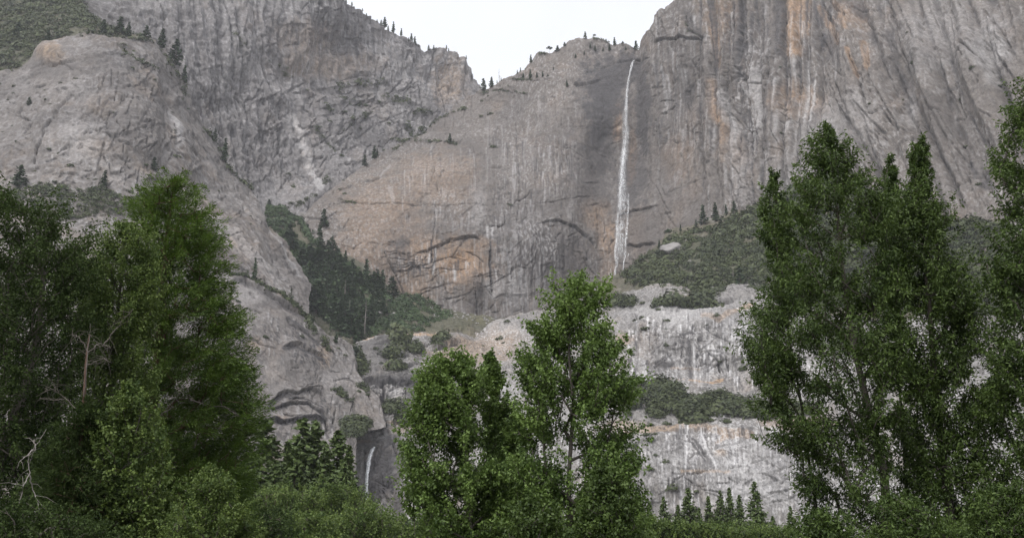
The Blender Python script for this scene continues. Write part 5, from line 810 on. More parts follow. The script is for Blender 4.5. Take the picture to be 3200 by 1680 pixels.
def fall_sheet(A, sheet, path, rows, off, seed, cols=9, bow=2.0):
    """a veil of water: path rows are (x, y, half width px, thickness)"""
    rng = np.random.RandomState(seed); p = np.array(path, float)
    t = np.linspace(0, len(p) - 1, rows); i = np.arange(len(p))
    X = np.interp(t, i, p[:, 0]); Yp = np.interp(t, i, p[:, 1]); Wd = np.interp(t, i, p[:, 2]); Th = np.interp(t, i, p[:, 3])
    X = X + 1.2 * fbm(t * 1.3, seed, 0, 3) * np.minimum(1, t); Wd = Wd * (1 + .22 * perlin(t * 1.7, seed + 4.4, 0))
    c = sheet.pos(X, Yp); V = []; T = []
    # the water falls clear of the wall: keep the front-most depth so far, easing back in
    dep = c[:, 1].copy()
    for k in range(1, rows): dep[k] = min(dep[k], dep[k - 1] + 1.2)
    for j in np.linspace(-1, 1, cols):
        ed = j * Wd * (1 + .25 * fbm(t * 2.2 + 9 * j, seed + 1.5, j, 2))
        q = at(X + ed, Yp, dep - off - bow * (1 - j * j) * np.interp(t, [0, 1.5], [.2, 1]))
        V.append(q); T.append(Th * (1 - .75 * j * j) * np.clip(1 + .4 * fbm(t * 3 + 5 * j, j * 3, seed, 2), 0, 1.4))
    V = np.stack(V, 1); T = np.clip(np.stack(T, 1), 0, 1); T[-1] *= .2
    idx = np.arange(rows * cols).reshape(rows, cols)
    Q = np.stack([idx[:-1, :-1], idx[1:, :-1], idx[1:, 1:], idx[:-1, 1:]], -1).reshape(-1, 4)
    A.add(V.reshape(-1, 3), Q, T.ravel())
W = Acc()
m1 = lambda *q: P('m1', q); m3 = lambda *q: P('m3', q)
core = [(1550, 282), (1530, 325), (1508, 420), (1488, 520), (1478, 620), (1474, 720), (1470, 820), (1470, 920), (1482, 1010), (1470, 1100), (1458, 1180), (1446, 1270), (1436, 1340)]
core2 = [(1245, 100), (1238, 200), (1236, 300), (1226, 400), (1206, 470), (1208, 560), (1200, 680), (1192, 760), (1198, 820), (1206, 868), (1192, 920), (1182, 1000)]
hw = [5.5, 5, 4.2, 3.6, 4, 4.5, 5.5, 7, 8, 9, 10, 10, 10]
hw2 = [11, 10, 9, 8.5, 8, 7.5, 7, 6, 5.5, 5, 5, 5]
path = [(a[0], a[1], h, 1.0) for a, h in zip(P('m1', core), hw)] + [(a[0], a[1], h, .95) for a, h in zip(P('m3', core2), hw2)]
fall_sheet(W, main, [(x, y, h, t * .42) for x, y, h, t in path], 200, 5, 1)
fall_sheet(W, main, [(x - 2.5, y, 1.5, .62 * t) for x, y, h, t in path], 200, 8, 21, 4, .5)
fall_sheet(W, main, [(x + 2.2 + .1 * h, y, 1.2, .5 * t) for x, y, h, t in path], 200, 8, 22, 4, .5)
fall_sheet(W, main, [(x, y, h * .4, t * .62) for x, y, h, t in path], 200, 9, 2)
veil_ = [(1474, 600, 4, .0), (1462, 760, 10, .35), (1460, 900, 13, .4), (1466, 1010, 15, .45), (1462, 1110, 17, .55), (1450, 1220, 18, .55), (1440, 1340, 17, .45)]
fall_sheet(W, main, [(P('m1', [(x, y)])[0][0], P('m1', [(x, y)])[0][1], h * .7, t) for x, y, h, t in veil_] + [(a[0], a[1], h, t) for a, h, t in zip(m3((1265, 220), (1270, 330), (1265, 420), (1255, 500), (1250, 620), (1245, 760), (1240, 830)), (12, 14, 15, 16, 16, 15, 12), (.5, .5, .45, .4, .35, .28, .0))], 160, 3, 3, 15)
# the second arm on the right low down, and side trickles
fall_sheet(W, main, [(a[0], a[1], h, t) for a, h, t in zip(m3((1310, 240), (1303, 340), (1300, 470), (1290, 570), (1284, 660), (1282, 765), (1265, 860), (1256, 930)), (3, 4, 4, 4.5, 4, 3.5, 2.6, 2), (.25, .7, .8, .85, .8, .7, .6, .3))], 90, 5, 4, 6, 1)
for k, (xa, xb, y0, y1) in enumerate([(1225, 1212, 520, 860), (1240, 1232, 500, 780), (1258, 1250, 480, 760), (1272, 1262, 760, 900), (1310, 1292, 765, 820), (1330, 1300, 768, 770), (1150, 1140, 900, 990), (1160, 1150, 880, 990)]):
    yy = np.linspace(y0, y1, 5); xx = np.linspace(xa, xb, 5)
    fall_sheet(W, main, [(a[0], a[1], 1.6, .65) for a in P('m3', list(zip(xx, yy)))], 30, 4, 10 + k, 4, .6)
uf = link('waterfall', W.mesh('waterfall', M['water'], True))
tag(uf, 'tall thin white waterfall dropping down the dark stained cliff in the centre right', 'waterfall')
W = Acc()
lw = [(596, 893, 5.0, 1), (586, 905, 7.0, 1), (573, 940, 7.0, 1), (566, 980, 6.4, 1), (561, 1020, 6.2, 1), (558, 1060, 6.4, 1), (556, 1110, 5.5, .9), (555, 1200, 6, .8), (555, 1250, 6, .6)]
fall_sheet(W, low, [(P('k6', [(x, y)])[0][0], P('k6', [(x, y)])[0][1], h, t) for x, y, h, t in lw], 90, 3, 5, 9, 1)
fall_sheet(W, low, [(P('k6', [(x, y)])[0][0] + .8, P('k6', [(x, y)])[0][1], h * .6, t) for x, y, h, t in lw], 90, 5, 6, 7, 1)
lf = link('waterfall', W.mesh('waterfall', M['water_low'], True))
tag(lf, 'short white lower waterfall in the dark rock notch above the valley trees', 'waterfall')
# ------------------------------------------------------------------ trees of the valley floor
def leaves(cen, dirs, length, width, rng, fold=.25):
    """small folded leaves: a diamond of two triangles sharing the midrib"""
    n = len(cen)
    d = dirs / (np.linalg.norm(dirs, axis=1, keepdims=True) + 1e-9)
    a = rng.normal(size=(n, 3)) + np.array([0, 0, .9])
    s = np.cross(d, a); s /= np.linalg.norm(s, axis=1, keepdims=True) + 1e-9
    nm = np.cross(s, d)
    L = length * rng.uniform(.65, 1.25, (n, 1)); Wd = width * rng.uniform(.7, 1.2, (n, 1))
    b = cen; m = cen + d * L * .42
    V = np.stack([b, m + s * Wd * .5 + nm * Wd * fold, cen + d * L - nm * L * .08, m - s * Wd * .5 + nm * Wd * fold], 1).reshape(-1, 3)
    i = np.arange(n)[:, None] * 4
    F = np.concatenate([i + np.array([[0, 1, 2]]), i + np.array([[0, 2, 3]])])
    return V, F
def grow(trunk_pts, trunk_r, targets, rng, step=.5, rise=.6, kmin=.006):
    """branches that reach the leaf clusters, each leaving the nearest wood below it"""
    P_ = [np.asarray(q, float) for q in trunk_pts]; par = [-1] + list(range(len(P_) - 1)); nt_ = len(P_)
    order = np.argsort([np.min(np.linalg.norm(np.array(P_)[:, :2] - t[:2], axis=1)) + .02 * rng.rand() for t in targets])
    ends = {}
    for o in order:
        t = targets[o]; A = np.array(P_)
        dv = t - A; dist = np.linalg.norm(dv, axis=1); hor = np.linalg.norm(dv[:, :2], axis=1)
        cost = dist + 1.6 * np.maximum(0, rise * hor - dv[:, 2]) + np.where(np.arange(len(A)) < nt_, .25, 0)
        cost[0] += 5
        j = int(np.argmin(cost)); a = A[j]; L = dist[j]; m = max(1, int(L / step))
        prev = j
        for k in range(1, m + 1):
            f = k / m
            q = a + (t - a) * f + np.array([0, 0, .10 * L * np.sin(math.pi * f)]) * (1 if k < m else 0) + (rng.normal(size=3) * .05 * L * np.sin(math.pi * f) if k < m else 0)
            P_.append(q); par.append(prev); prev = len(P_) - 1
        ends[o] = prev
    A = np.array(P_); n = len(A); w = np.zeros(n)
    for e in ends.values(): w[e] += 1
    for i in range(n - 1, nt_ - 1, -1): w[par[i]] += w[i]
    r = kmin * np.maximum(w, 1) ** .45
    r[:nt_] = trunk_r
    return A, par, r, nt_, ends
def wood_mesh(name, A, par, r, nt_, mat, k=6):
    B = Acc(); V, Q = tube(A[:nt_], r[:nt_], 9); B.add(V, Q)
    kids = {}
    for i in range(nt_, len(A)): kids.setdefault(par[i], []).append(i)
    used = set()
    for i in range(nt_, len(A)):
        if i in used: continue
        chain = [par[i], i]; used.add(i)
        while chain[-1] in kids:
            nx_ = [c for c in kids[chain[-1]] if c == chain[-1] + 1 and c not in used]
            if not nx_: break
            chain.append(nx_[0]); used.add(nx_[0])
        rr_ = r[chain].copy(); rr_[0] = min(rr_[0], rr_[1] * 1.5)
        V, Q = tube(A[chain], rr_, 5); B.add(V, Q)
    return B.mesh(name, mat, True)
def crown_points(rows, Y, n, rng, thick=.8, gap=.0, gscale=1.2, seed=0, edge=.6, back=0.0, marg=.2):
    """cluster centres filling the crown whose outline rows (y, left, right) were read off the photograph; metres"""
    rw = []
    for row in rows:
        y, l, r = row[:3]; z = at(1600, y, Y)[2]; xl = at(l, y, Y)[0]; xr = at(r, y, Y)[0]; rw.append((z, xl, xr))
    rw = np.array(sorted(rw)); zz = np.linspace(rw[0, 0], rw[-1, 0], 400)
    L = np.interp(zz, rw[:, 0], rw[:, 1]); Rr = np.interp(zz, rw[:, 0], rw[:, 2]); half = np.maximum((Rr - L) / 2, .05)
    pr = half ** 1.25 + .35; pr /= pr.sum()
    out = []; tries = 0
    while len(out) < n and tries < n * 60:
        tries += 1
        k = rng.choice(400, p=pr); h = half[k]; u = rng.uniform(-1, 1); u = np.sign(u) * abs(u) ** edge if rng.rand() < .6 and h > .9 else u
        dmax = min(h, 3.0) * thick * math.sqrt(max(0, 1 - .9 * u * u)); d = rng.uniform(-1, 1); d = np.sign(d) * abs(d) ** .6
        p = np.array([(L[k] + Rr[k]) / 2 + u * max(h * .5, h - marg * rng.uniform(.3, 1.2)), Y + d * dmax + back, zz[k] - marg * .5 + rng.normal() * .05])
        if h > .75 and float(perlin(p[0] / gscale, p[1] / gscale, p[2] / gscale + seed)) < gap - .35: continue
        out.append(np.r_[p, h])
    return np.array(out)
def leafy_tree(name, label, cat, trunk, rows, Y, ncl, per, L, Wd, rcl, mat, bark, seed, group=None, tr=(.16, .02), droop=.35, gap=.0, gscale=1.2, thick=.8, step=.45, spray=False, wood_k=.006, trunk_depth=0.0, tint_top=.0, rise=.6, bough=3.2, lean=(.65, .40)):
    rng = np.random.RandomState(seed)
    tp = np.array([at(x, y, Y + trunk_depth) for x, y in trunk])
    base = tp[0].copy(); base[2] = -.3
    n = 18; s = np.linspace(0, 1, n); cum = np.r_[0, np.cumsum(np.linalg.norm(np.diff(np.vstack([base, tp]), axis=0), axis=1))]; cum /= cum[-1]
    full = np.vstack([base, tp]); tpts = np.stack([np.interp(s, cum, full[:, i]) for i in range(3)], 1)
    tpts[:, :2] += .06 * np.stack([fbm(s * 4, seed, 0, 2), fbm(s * 4, seed + 9, 0, 2)], 1)
    C = crown_points(rows, Y, ncl, rng, thick, gap, gscale, seed, marg=bough * rcl * .17); CH = C[:, 3]; C = C[:, :3]
    A, par, r, nt_, ends = grow(tpts, np.interp(s, [0, 1], tr), C, rng, step, rise, wood_k)
    root = bpy.data.objects.new(name, None); COL.objects.link(root); root.location = base; root.empty_display_size = .3
    tag(root, label, cat, group)
    link('trunk', wood_mesh('trunk', A - base, par, r, nt_, bark), root)
    # foliage: every branch end carries a tapering spray of leaves that follows the shoot's own direction
    Lb = bough * rcl; nC = len(C)
    tipdir = np.array([C[o] - A[par[par[ends[o]]] if par[par[ends[o]]] >= 0 else par[ends[o]]] for o in range(nC)])
    tipdir /= np.linalg.norm(tipdir, axis=1, keepdims=True) + 1e-6
    axx = np.interp(C[:, 2], tpts[:, 2], tpts[:, 0]); ow = np.stack([C[:, 0] - axx, C[:, 1] - tpts[0, 1], 0 * axx], 1); ow /= np.linalg.norm(ow, axis=1, keepdims=True) + .3
    ax = tipdir * .5 + ow * lean[0] + np.array([0, 0, lean[1]]) + rng.normal(size=C.shape) * .22
    ax /= np.linalg.norm(ax, axis=1, keepdims=True)
    scl = (rng.uniform(.6, 1.35, nC) * np.clip(CH / (2.2 * rcl), .4, 1))
    cl = np.repeat(np.arange(nC), per); t = rng.uniform(0, 1, len(cl)) ** .8
    prof = t ** .55 * (1 - .45 * t ** 3)
    off = rng.normal(size=(len(cl), 3)); off /= np.linalg.norm(off, axis=1, keepdims=True)
    off -= ax[cl] * (off * ax[cl]).sum(1, keepdims=True) * .8
    pos = C[cl] + ax[cl] * ((.45 - t) * Lb * scl[cl])[:, None] + off * (rcl * .8 * scl[cl] * prof * rng.uniform(.25, 1, len(cl)) ** .6)[:, None] * np.array([1, 1, .8])
    if spray: d = ax[cl] * 1.0 + off * .7 + np.array([0, 0, -droop]) + rng.normal(size=pos.shape) * .25
    else: d = ax[cl] * .35 + off * .6 + np.array([0, 0, -droop]) + rng.normal(size=pos.shape) * .6
    V, F = leaves(pos - base, d, L, Wd, rng)
    z0, z1 = C[:, 2].min(), C[:, 2].max()
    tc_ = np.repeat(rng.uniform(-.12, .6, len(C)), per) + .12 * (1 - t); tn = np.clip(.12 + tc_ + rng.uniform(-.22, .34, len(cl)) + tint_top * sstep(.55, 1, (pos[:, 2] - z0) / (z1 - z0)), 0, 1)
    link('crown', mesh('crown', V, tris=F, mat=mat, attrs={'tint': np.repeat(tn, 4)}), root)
    return root
D = lambda rows: [(y * 1.2422, l * 1.2422, r * 1.2422) for y, l, r in rows]
T = lambda pts: [(x * 1.2422, y * 1.2422) for x, y in pts]

# -- cottonwoods in the middle
leafy_tree('cottonwood', 'tallest bright green cottonwood in the middle with its trunk showing low down', 'tree', T([(1432, 1352), (1434, 1150), (1438, 1000), (1432, 850), (1440, 720)]),
    D([(698, 1428, 1460), (708, 1400, 1505), (725, 1362, 1530), (765, 1345, 1540), (800, 1345, 1530), (840, 1330, 1540), (862, 1320, 1545), (885, 1305, 1590), (905, 1285, 1560), (940, 1300, 1610), (975, 1300, 1625), (1000, 1310, 1590), (1050, 1280, 1600), (1100, 1270, 1610), (1160, 1270, 1610), (1230, 1280, 1620), (1352, 1270, 1640)]),
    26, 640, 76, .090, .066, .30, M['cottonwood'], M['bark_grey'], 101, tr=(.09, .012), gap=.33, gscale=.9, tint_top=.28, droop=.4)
leafy_tree('cottonwood', 'shorter bright green cottonwood just left of the tallest middle one', 'tree', T([(1185, 1352), (1180, 1200), (1172, 1050), (1165, 900)]),
    D([(888, 1145, 1180), (898, 1105, 1195), (920, 1075, 1205), (955, 1050, 1225), (1000, 1040, 1245), (1050, 1030, 1260), (1100, 1012, 1275), (1160, 1015, 1275), (1220, 1000, 1275), (1300, 1012, 1275), (1352, 1015, 1275)]),
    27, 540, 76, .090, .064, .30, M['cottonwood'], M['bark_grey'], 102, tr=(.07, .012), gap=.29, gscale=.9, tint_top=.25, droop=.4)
leafy_tree('cottonwood', 'slender cottonwood squeezed between the two larger middle trees', 'tree', T([(1262, 1352), (1258, 1150), (1245, 1000), (1238, 900)]),
    D([(885, 1228, 1242), (905, 1212, 1255), (940, 1205, 1268), (975, 1205, 1275), (1010, 1205, 1305), (1080, 1205, 1330), (1180, 1210, 1335), (1280, 1210, 1335), (1352, 1210, 1335)]),
    28.5, 400, 70, .090, .064, .28, M['cottonwood'], M['bark_grey'], 103, tr=(.05, .01), gap=.22, gscale=.75, droop=.4)
leafy_tree('leafy_sapling', 'dark green bushy sapling at the foot of the tallest middle cottonwood', 'sapling', T([(1530, 1352), (1528, 1250), (1520, 1180)]),
    D([(1165, 1505, 1530), (1190, 1480, 1560), (1230, 1465, 1590), (1280, 1450, 1620), (1352, 1450, 1640)]), 24, 230, 48, .085, .06, .25, M['willow'], M['bark_grey'], 104, tr=(.05, .01), gap=.0)
leafy_tree('leafy_sapling', 'low leafy bush at the bottom edge between the middle trees', 'sapling', T([(1330, 1360), (1335, 1310)]), D([(1240, 1320, 1350), (1275, 1290, 1400), (1352, 1260, 1450), (1380, 1250, 1450)]), 23.5, 110, 46, .085, .06, .25, M['willow'], M['bark_grey'], 105, tr=(.04, .01))
# -- cottonwoods on the right
leafy_tree('cottonwood', 'tall dark cottonwood on the right with a leaning trunk, nearest the brushy slope', 'tree', T([(2240, 1352), (2222, 1180), (2192, 1060), (2155, 900), (2115, 650), (2085, 340)]),
    D([(318, 2068, 2086), (335, 2045, 2110), (365, 2025, 2130), (400, 2022, 2165), (430, 2015, 2175), (455, 1985, 2200), (480, 1960, 2210), (520, 1940, 2235), (570, 1930, 2245), (640, 1945, 2250), (700, 1960, 2260), (750, 1910, 2265), (800, 1880, 2275), (850, 1870, 2280), (900, 1885, 2285), (960, 1910, 2285), (1010, 1895, 2280), (1060, 1890, 2270), (1090, 1925, 2260), (1150, 2010, 2250), (1220, 2010, 2280), (1300, 2020, 2310), (1352, 2020, 2320)]),
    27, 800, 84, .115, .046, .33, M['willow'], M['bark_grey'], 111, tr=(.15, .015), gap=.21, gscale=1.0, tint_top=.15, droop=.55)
leafy_tree('cottonwood', 'lower side stem of cottonwood at the left edge of the right hand trees', 'tree', T([(2060, 1352), (2030, 1100), (1985, 850), (1945, 450)]),
    D([(428, 1936, 1952), (450, 1925, 1965), (480, 1902, 1985), (520, 1905, 1990), (560, 1915, 2000), (610, 1915, 2000), (660, 1930, 2000), (720, 1935, 2010), (790, 1885, 2000), (830, 1865, 1990), (880, 1880, 2000), (960, 1915, 2010)]),
    28.5, 150, 76, .115, .046, .30, M['willow'], M['bark_grey'], 112, tr=(.06, .01), gap=.12, droop=.55)
leafy_tree('cottonwood', 'dark cottonwood with an upright trunk and a slim twin top, second from the right edge', 'tree', T([(2395, 1352), (2378, 1200), (2360, 1050), (2345, 880), (2325, 620), (2312, 360)]),
    D([(340, 2302, 2318), (362, 2288, 2330), (395, 2282, 2345), (420, 2285, 2345), (450, 2280, 2350), (480, 2262, 2370), (520, 2235, 2385), (560, 2228, 2395), (620, 2215, 2410), (700, 2215, 2430), (800, 2225, 2470), (880, 2250, 2490), (960, 2240, 2510), (1050, 2255, 2520), (1150, 2270, 2530), (1250, 2260, 2540), (1352, 2240, 2550)]),
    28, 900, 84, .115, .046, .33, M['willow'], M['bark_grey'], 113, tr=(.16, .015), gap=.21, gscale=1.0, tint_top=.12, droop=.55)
leafy_tree('cottonwood', 'thin young stem of cottonwood between the two dark right hand trees', 'tree', T([(2290, 1352), (2262, 1000), (2245, 650), (2238, 400)]),
    D([(390, 2230, 2248), (415, 2222, 2260), (455, 2215, 2262), (500, 2212, 2270), (580, 2205, 2275), (700, 2205, 2285)]), 29, 100, 76, .115, .046, .28, M['willow'], M['bark_grey'], 114, tr=(.06, .01), gap=.05, droop=.55)
leafy_tree('cottonwood', 'tallest dark cottonwood cut off by the right edge of the picture', 'tree', T([(2640, 1352), (2630, 1000), (2615, 600), (2600, 210)]),
    D([(185, 2580, 2640), (215, 2555, 2660), (260, 2535, 2670), (310, 2520, 2690), (350, 2520, 2700), (400, 2500, 2700), (450, 2505, 2710), (500, 2530, 2720), (550, 2500, 2730), (600, 2470, 2740), (700, 2470, 2740), (800, 2490, 2750), (900, 2480, 2750), (1050, 2470, 2750), (1200, 2480, 2750), (1352, 2460, 2750)]),
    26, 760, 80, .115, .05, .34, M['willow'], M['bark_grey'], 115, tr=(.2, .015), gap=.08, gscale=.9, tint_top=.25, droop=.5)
leafy_tree('willow_bush', 'dark ragged bush at the bottom edge between the trunks of the right hand trees', 'bush', T([(2330, 1365), (2320, 1300)]),
    D([(1250, 2230, 2275), (1270, 2200, 2330), (1310, 2170, 2390), (1360, 2140, 2440), (1400, 2140, 2440)]), 23, 200, 50, .10, .042, .26, M['willow'], M['bark_grey'], 116, tr=(.05, .01), gap=.25, thick=.8)
leafy_tree('willow_bush', 'dark bush in the bottom right corner', 'bush', T([(2540, 1365), (2545, 1310)]), D([(1215, 2500, 2570), (1250, 2470, 2620), (1310, 2440, 2660), (1400, 2420, 2680)]), 24, 240, 50, .10, .044, .28, M['willow'], M['bark_grey'], 117, tr=(.05, .01), gap=.15)
leafy_tree('willow_bush', 'low dark bush at the bottom edge under the left side of the right hand trees', 'bush', T([(2070, 1365), (2070, 1320)]), D([(1285, 2040, 2080), (1310, 2010, 2130), (1350, 1990, 2160), (1400, 1980, 2180)]), 23.5, 120, 50, .10, .042, .25, M['willow'], M['bark_grey'], 118, tr=(.04, .01), gap=.15)
# -- left group
leafy_tree('incense_cedar', 'tall bright green cedar on the left with a thick reddish trunk', 'tree', T([(365, 1352), (375, 1200), (388, 1000), (398, 860), (410, 720), (425, 560), (438, 450)]),
    D([(438, 418, 462), (448, 395, 480), (468, 375, 500), (500, 358, 518), (540, 338, 540), (590, 330, 550), (640, 330, 560), (700, 335, 560), (745, 340, 575), (790, 350, 600), (830, 355, 605), (880, 370, 610), (930, 375, 635), (980, 385, 655), (1020, 385, 660), (1070, 370, 650), (1130, 350, 640), (1200, 340, 620), (1352, 320, 610)]),
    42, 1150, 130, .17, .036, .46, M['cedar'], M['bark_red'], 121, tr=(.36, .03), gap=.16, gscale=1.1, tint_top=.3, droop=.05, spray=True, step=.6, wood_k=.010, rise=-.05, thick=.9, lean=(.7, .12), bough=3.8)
leafy_tree('oak', 'mid green broadleaf oak crowding the left side of the cedar', 'tree', T([(250, 1352), (270, 1100), (290, 850), (310, 600)]),
    D([(553, 300, 335), (575, 275, 365), (605, 245, 390), (640, 225, 395), (690, 215, 400), (740, 205, 400), (790, 205, 395), (840, 210, 380), (900, 200, 400), (980, 210, 390), (1060, 200, 400), (1150, 200, 400)]),
    37, 560, 90, .10, .07, .44, M['mid_oak'], M['bark_grey'], 122, tr=(.22, .02), gap=.12, gscale=.9, tint_top=.1)
leafy_tree('oak', 'big dark oak filling the left edge of the picture', 'tree', T([(-40, 1352), (0, 1150), (50, 1020), (90, 900), (110, 700), (60, 540)]),
    D([(465, -60, 25), (485, -100, 55), (510, -160, 110), (530, -160, 190), (560, -160, 225), (620, -160, 240), (700, -160, 245), (780, -160, 240), (860, -160, 235), (940, -160, 215), (1010, -160, 170), (1060, -160, 120), (1120, -160, 150), (1200, -160, 170), (1300, -160, 180), (1390, -160, 180)]),
    33, 900, 96, .095, .066, .46, M['dark_oak'], M['bark_grey'], 123, tr=(.30, .03), gap=.06, gscale=.9, tint_top=.25)
leafy_tree('slender_cedar', 'slim dark cedar with a bare grey dead top in the left group', 'tree', T([(178, 1352), (190, 1200), (205, 1080), (215, 960), (226, 840)]),
    D([(1010, 205, 235), (1040, 180, 275), (1080, 150, 310), (1130, 130, 320), (1180, 120, 330), (1250, 100, 340), (1352, 80, 350)]),
    30, 620, 66, .14, .032, .33, M['dark_oak'], M['bark_red'], 124, tr=(.13, .02), gap=.0, droop=.1, spray=True, rise=-.1, lean=(.7, -.1))
leafy_tree('oak_bush', 'light olive bushy oak at the bottom edge right of the cedar trunk', 'bush', T([(520, 1360), (520, 1290)]),
    D([(1178, 505, 545), (1205, 470, 580), (1250, 440, 610), (1300, 420, 640), (1352, 400, 660), (1385, 400, 660)]), 26, 330, 56, .065, .045, .25, M['mid_oak'], M['bark_grey'], 125, tr=(.06, .01), gap=.15)
leafy_tree('oak_bush', 'dark low bush along the bottom left corner', 'bush', T([(120, 1370), (120, 1300)]),
    D([(1260, 20, 90), (1285, -30, 160), (1310, -80, 230), (1352, -80, 330), (1400, -80, 360)]), 25, 280, 52, .085, .05, .28, M['dark_oak'], M['bark_grey'], 126, tr=(.06, .01), gap=.0)
leafy_tree('leafy_sapling', 'small brighter green leafy shrub in front of the cedar trunk', 'sapling', T([(330, 1352), (325, 1150), (318, 1010)]),
    D([(955, 310, 335), (985, 290, 360), (1020, 270, 385), (1070, 250, 395), (1130, 240, 420), (1200, 240, 430), (1352, 230, 440)]), 30, 330, 52, .10, .075, .30, M['mid_oak'], M['bark_grey'], 127, tr=(.06, .01), gap=.02)
leafy_tree('oak', 'dark shaded oak behind the cedar and the slim dead topped cedar', 'tree', T([(330, 1360), (330, 1250), (335, 1150)]),
    D([(1060, 320, 420), (1090, 290, 480), (1140, 270, 560), (1200, 260, 620), (1352, 240, 660)]), 46, 700, 52, .13, .09, .5, M['dark_oak'], M['bark_grey'], 128, tr=(.2, .02), gap=-.15)
leafy_tree('oak', 'deep shaded oak standing behind the oak and the slim cedar of the left group', 'tree', T([(120, 1360), (130, 1200), (150, 900)]),
    D([(600, 60, 200), (640, 20, 300), (720, -40, 370), (850, -60, 380), (1000, -80, 380), (1200, -80, 360), (1352, -80, 340)]), 50, 900, 52, .15, .10, .62, M['dark_oak'], M['bark_grey'], 129, tr=(.3, .03), gap=-.5, gscale=2)

# -- dead wood on the left
def dead_wood(name, label, lines, Y, seed, rad=.03, twigs=10, mat=None):
    rng = np.random.RandomState(seed); B = Acc(); first = at(*lines[0][0], Y); base = np.array([first[0], first[1], 0.])
    for ln in lines:
        pts = np.array([at(x, y, Y + rng.uniform(-.3, .3)) for x, y in ln]); m = len(pts)
        s = np.linspace(0, m - 1, m * 4); q = np.stack([np.interp(s, np.arange(m), pts[:, i]) for i in range(3)], 1) + rng.normal(size=(m * 4, 3)) * .012
        V, Q = tube(q - base, np.linspace(rad, rad * .3, len(q)), 5); B.add(V, Q)
        for k in range(twigs):
            i = rng.randint(1, len(q)); L = rng.uniform(.2, .7); d = rng.normal(size=3) * np.array([1, .7, .8]); d /= np.linalg.norm(d)
            V, Q = tube(np.stack([q[i], q[i] + d * L * .5 + [0, 0, .03], q[i] + d * L + [0, 0, -.06]]) - base, [rad * .3, rad * .22, rad * .1], 4); B.add(V, Q)
    o = link(name, B.mesh(name, mat or M['bark_dead'], True), None, base)
    return tag(o, label, 'dead tree')
dead_wood('dead_sapling', 'bleached white dead sapling with forked branches at the lower left', [P('k5', [(60, 1390), (80, 1230), (120, 1090), (147, 1035), (140, 950), (175, 900), (232, 806)]), P('k5', [(147, 1035), (165, 1110), (190, 1180), (215, 1260)]), P('k5', [(165, 910), (105, 962)]), P('k5', [(172, 860), (178, 912)])], 26.6, 1, .018, 4)
dead_wood('dead_treetop', 'grey bare dead treetop full of fine twigs rising from the slim cedar', [P('k5', [(425, 640), (435, 500), (450, 330), (452, 290)]), P('k5', [(445, 420), (500, 370), (560, 400)]), P('k5', [(445, 420), (400, 340), (360, 330)]), P('k5', [(440, 480), (520, 450), (555, 470)]), P('k5', [(520, 385), (590, 290), (668, 203)])], 29.6, 2, .018, 15, M['bark_twig'])
dead_wood('dead_branches', 'tangle of dead grey branches hanging below the left oak', [P('k5', [(380, 700), (320, 640), (260, 600), (180, 640)]), P('k5', [(330, 650), (280, 660), (200, 650)]), P('k5', [(300, 625), (270, 580), (230, 600)])], 29, 3, .011, 10, M['bark_twig'])
dead_wood('dead_limb', 'crooked bare pale limb sticking out on the right side of the cedar', [P('k5', [(800, 750), (840, 700), (930, 595)]), P('k5', [(830, 720), (900, 680)]), P('k5', [(980, 900), (1000, 830), (1050, 850), (1100, 800), (1130, 770)]), P('k5', [(950, 650), (1050, 690), (1130, 690), (1200, 740)])], 40.5, 4, .03, 10, M['bark_twig'])

# -- middle distance: pines and round oaks on the valley floor
MC = [conifer_meshes(60 + i, w, 46, 17, .019, M['mid_conifer'], M['bark_far'], droop=.30, bare=.06, irregular=.45, gap=.08, k=6) for i, w in enumerate([.22, .26, .19])]
def mid_conifer(c, x, y, Y, label, group, k, w=1.0):
    (a, b), = P(c, [(x, y)]); top = at(a, b, Y); h = top[2] + .3
    o = tree_obj('pine_tree', MC[k][0], MC[k][1], np.array([top[0], top[1], -.3]), h, w); tag(o, label, 'tree', group)
g = 'pines on the valley floor before the lower waterfall'
for x, y, Y, k, w, lab in [(48, 752, 215, 1, 1.15, 'broad valley pine beside the cedar, leftmost of the row before the lower waterfall'), (-30, 930, 190, 0, 1.1, 'half hidden valley pine behind the right edge of the cedar'), (162, 868, 225, 2, .9, 'slim dark valley pine left of the tall twin pines'), (243, 748, 235, 1, 1.1, 'tall valley pine under the rock cave, left one of the twin tops'), (302, 765, 240, 0, 1.0, 'tall valley pine under the rock cave, right one of the twin tops'), (414, 812, 230, 0, 1.1, 'pointed dark valley pine halfway between the twin pines and the lower waterfall'), (470, 885, 215, 2, .75, 'valley pine standing closest to the left side of the lower waterfall'), (445, 960, 190, 1, .8, 'short valley pine under the pointed dark one'), (100, 960, 200, 0, 1.0, 'short valley pine in the dark gap left of the twin pines'), (205, 890, 205, 1, .9, 'shorter valley pine in front of the left twin pine'), (355, 880, 215, 0, .9, 'shorter valley pine between the right twin pine and the pointed dark one')]:
    mid_conifer('k6', x, y, Y, lab, g, k, w * 1.35)
g = 'small pines at the foot of the pale slab on the right'
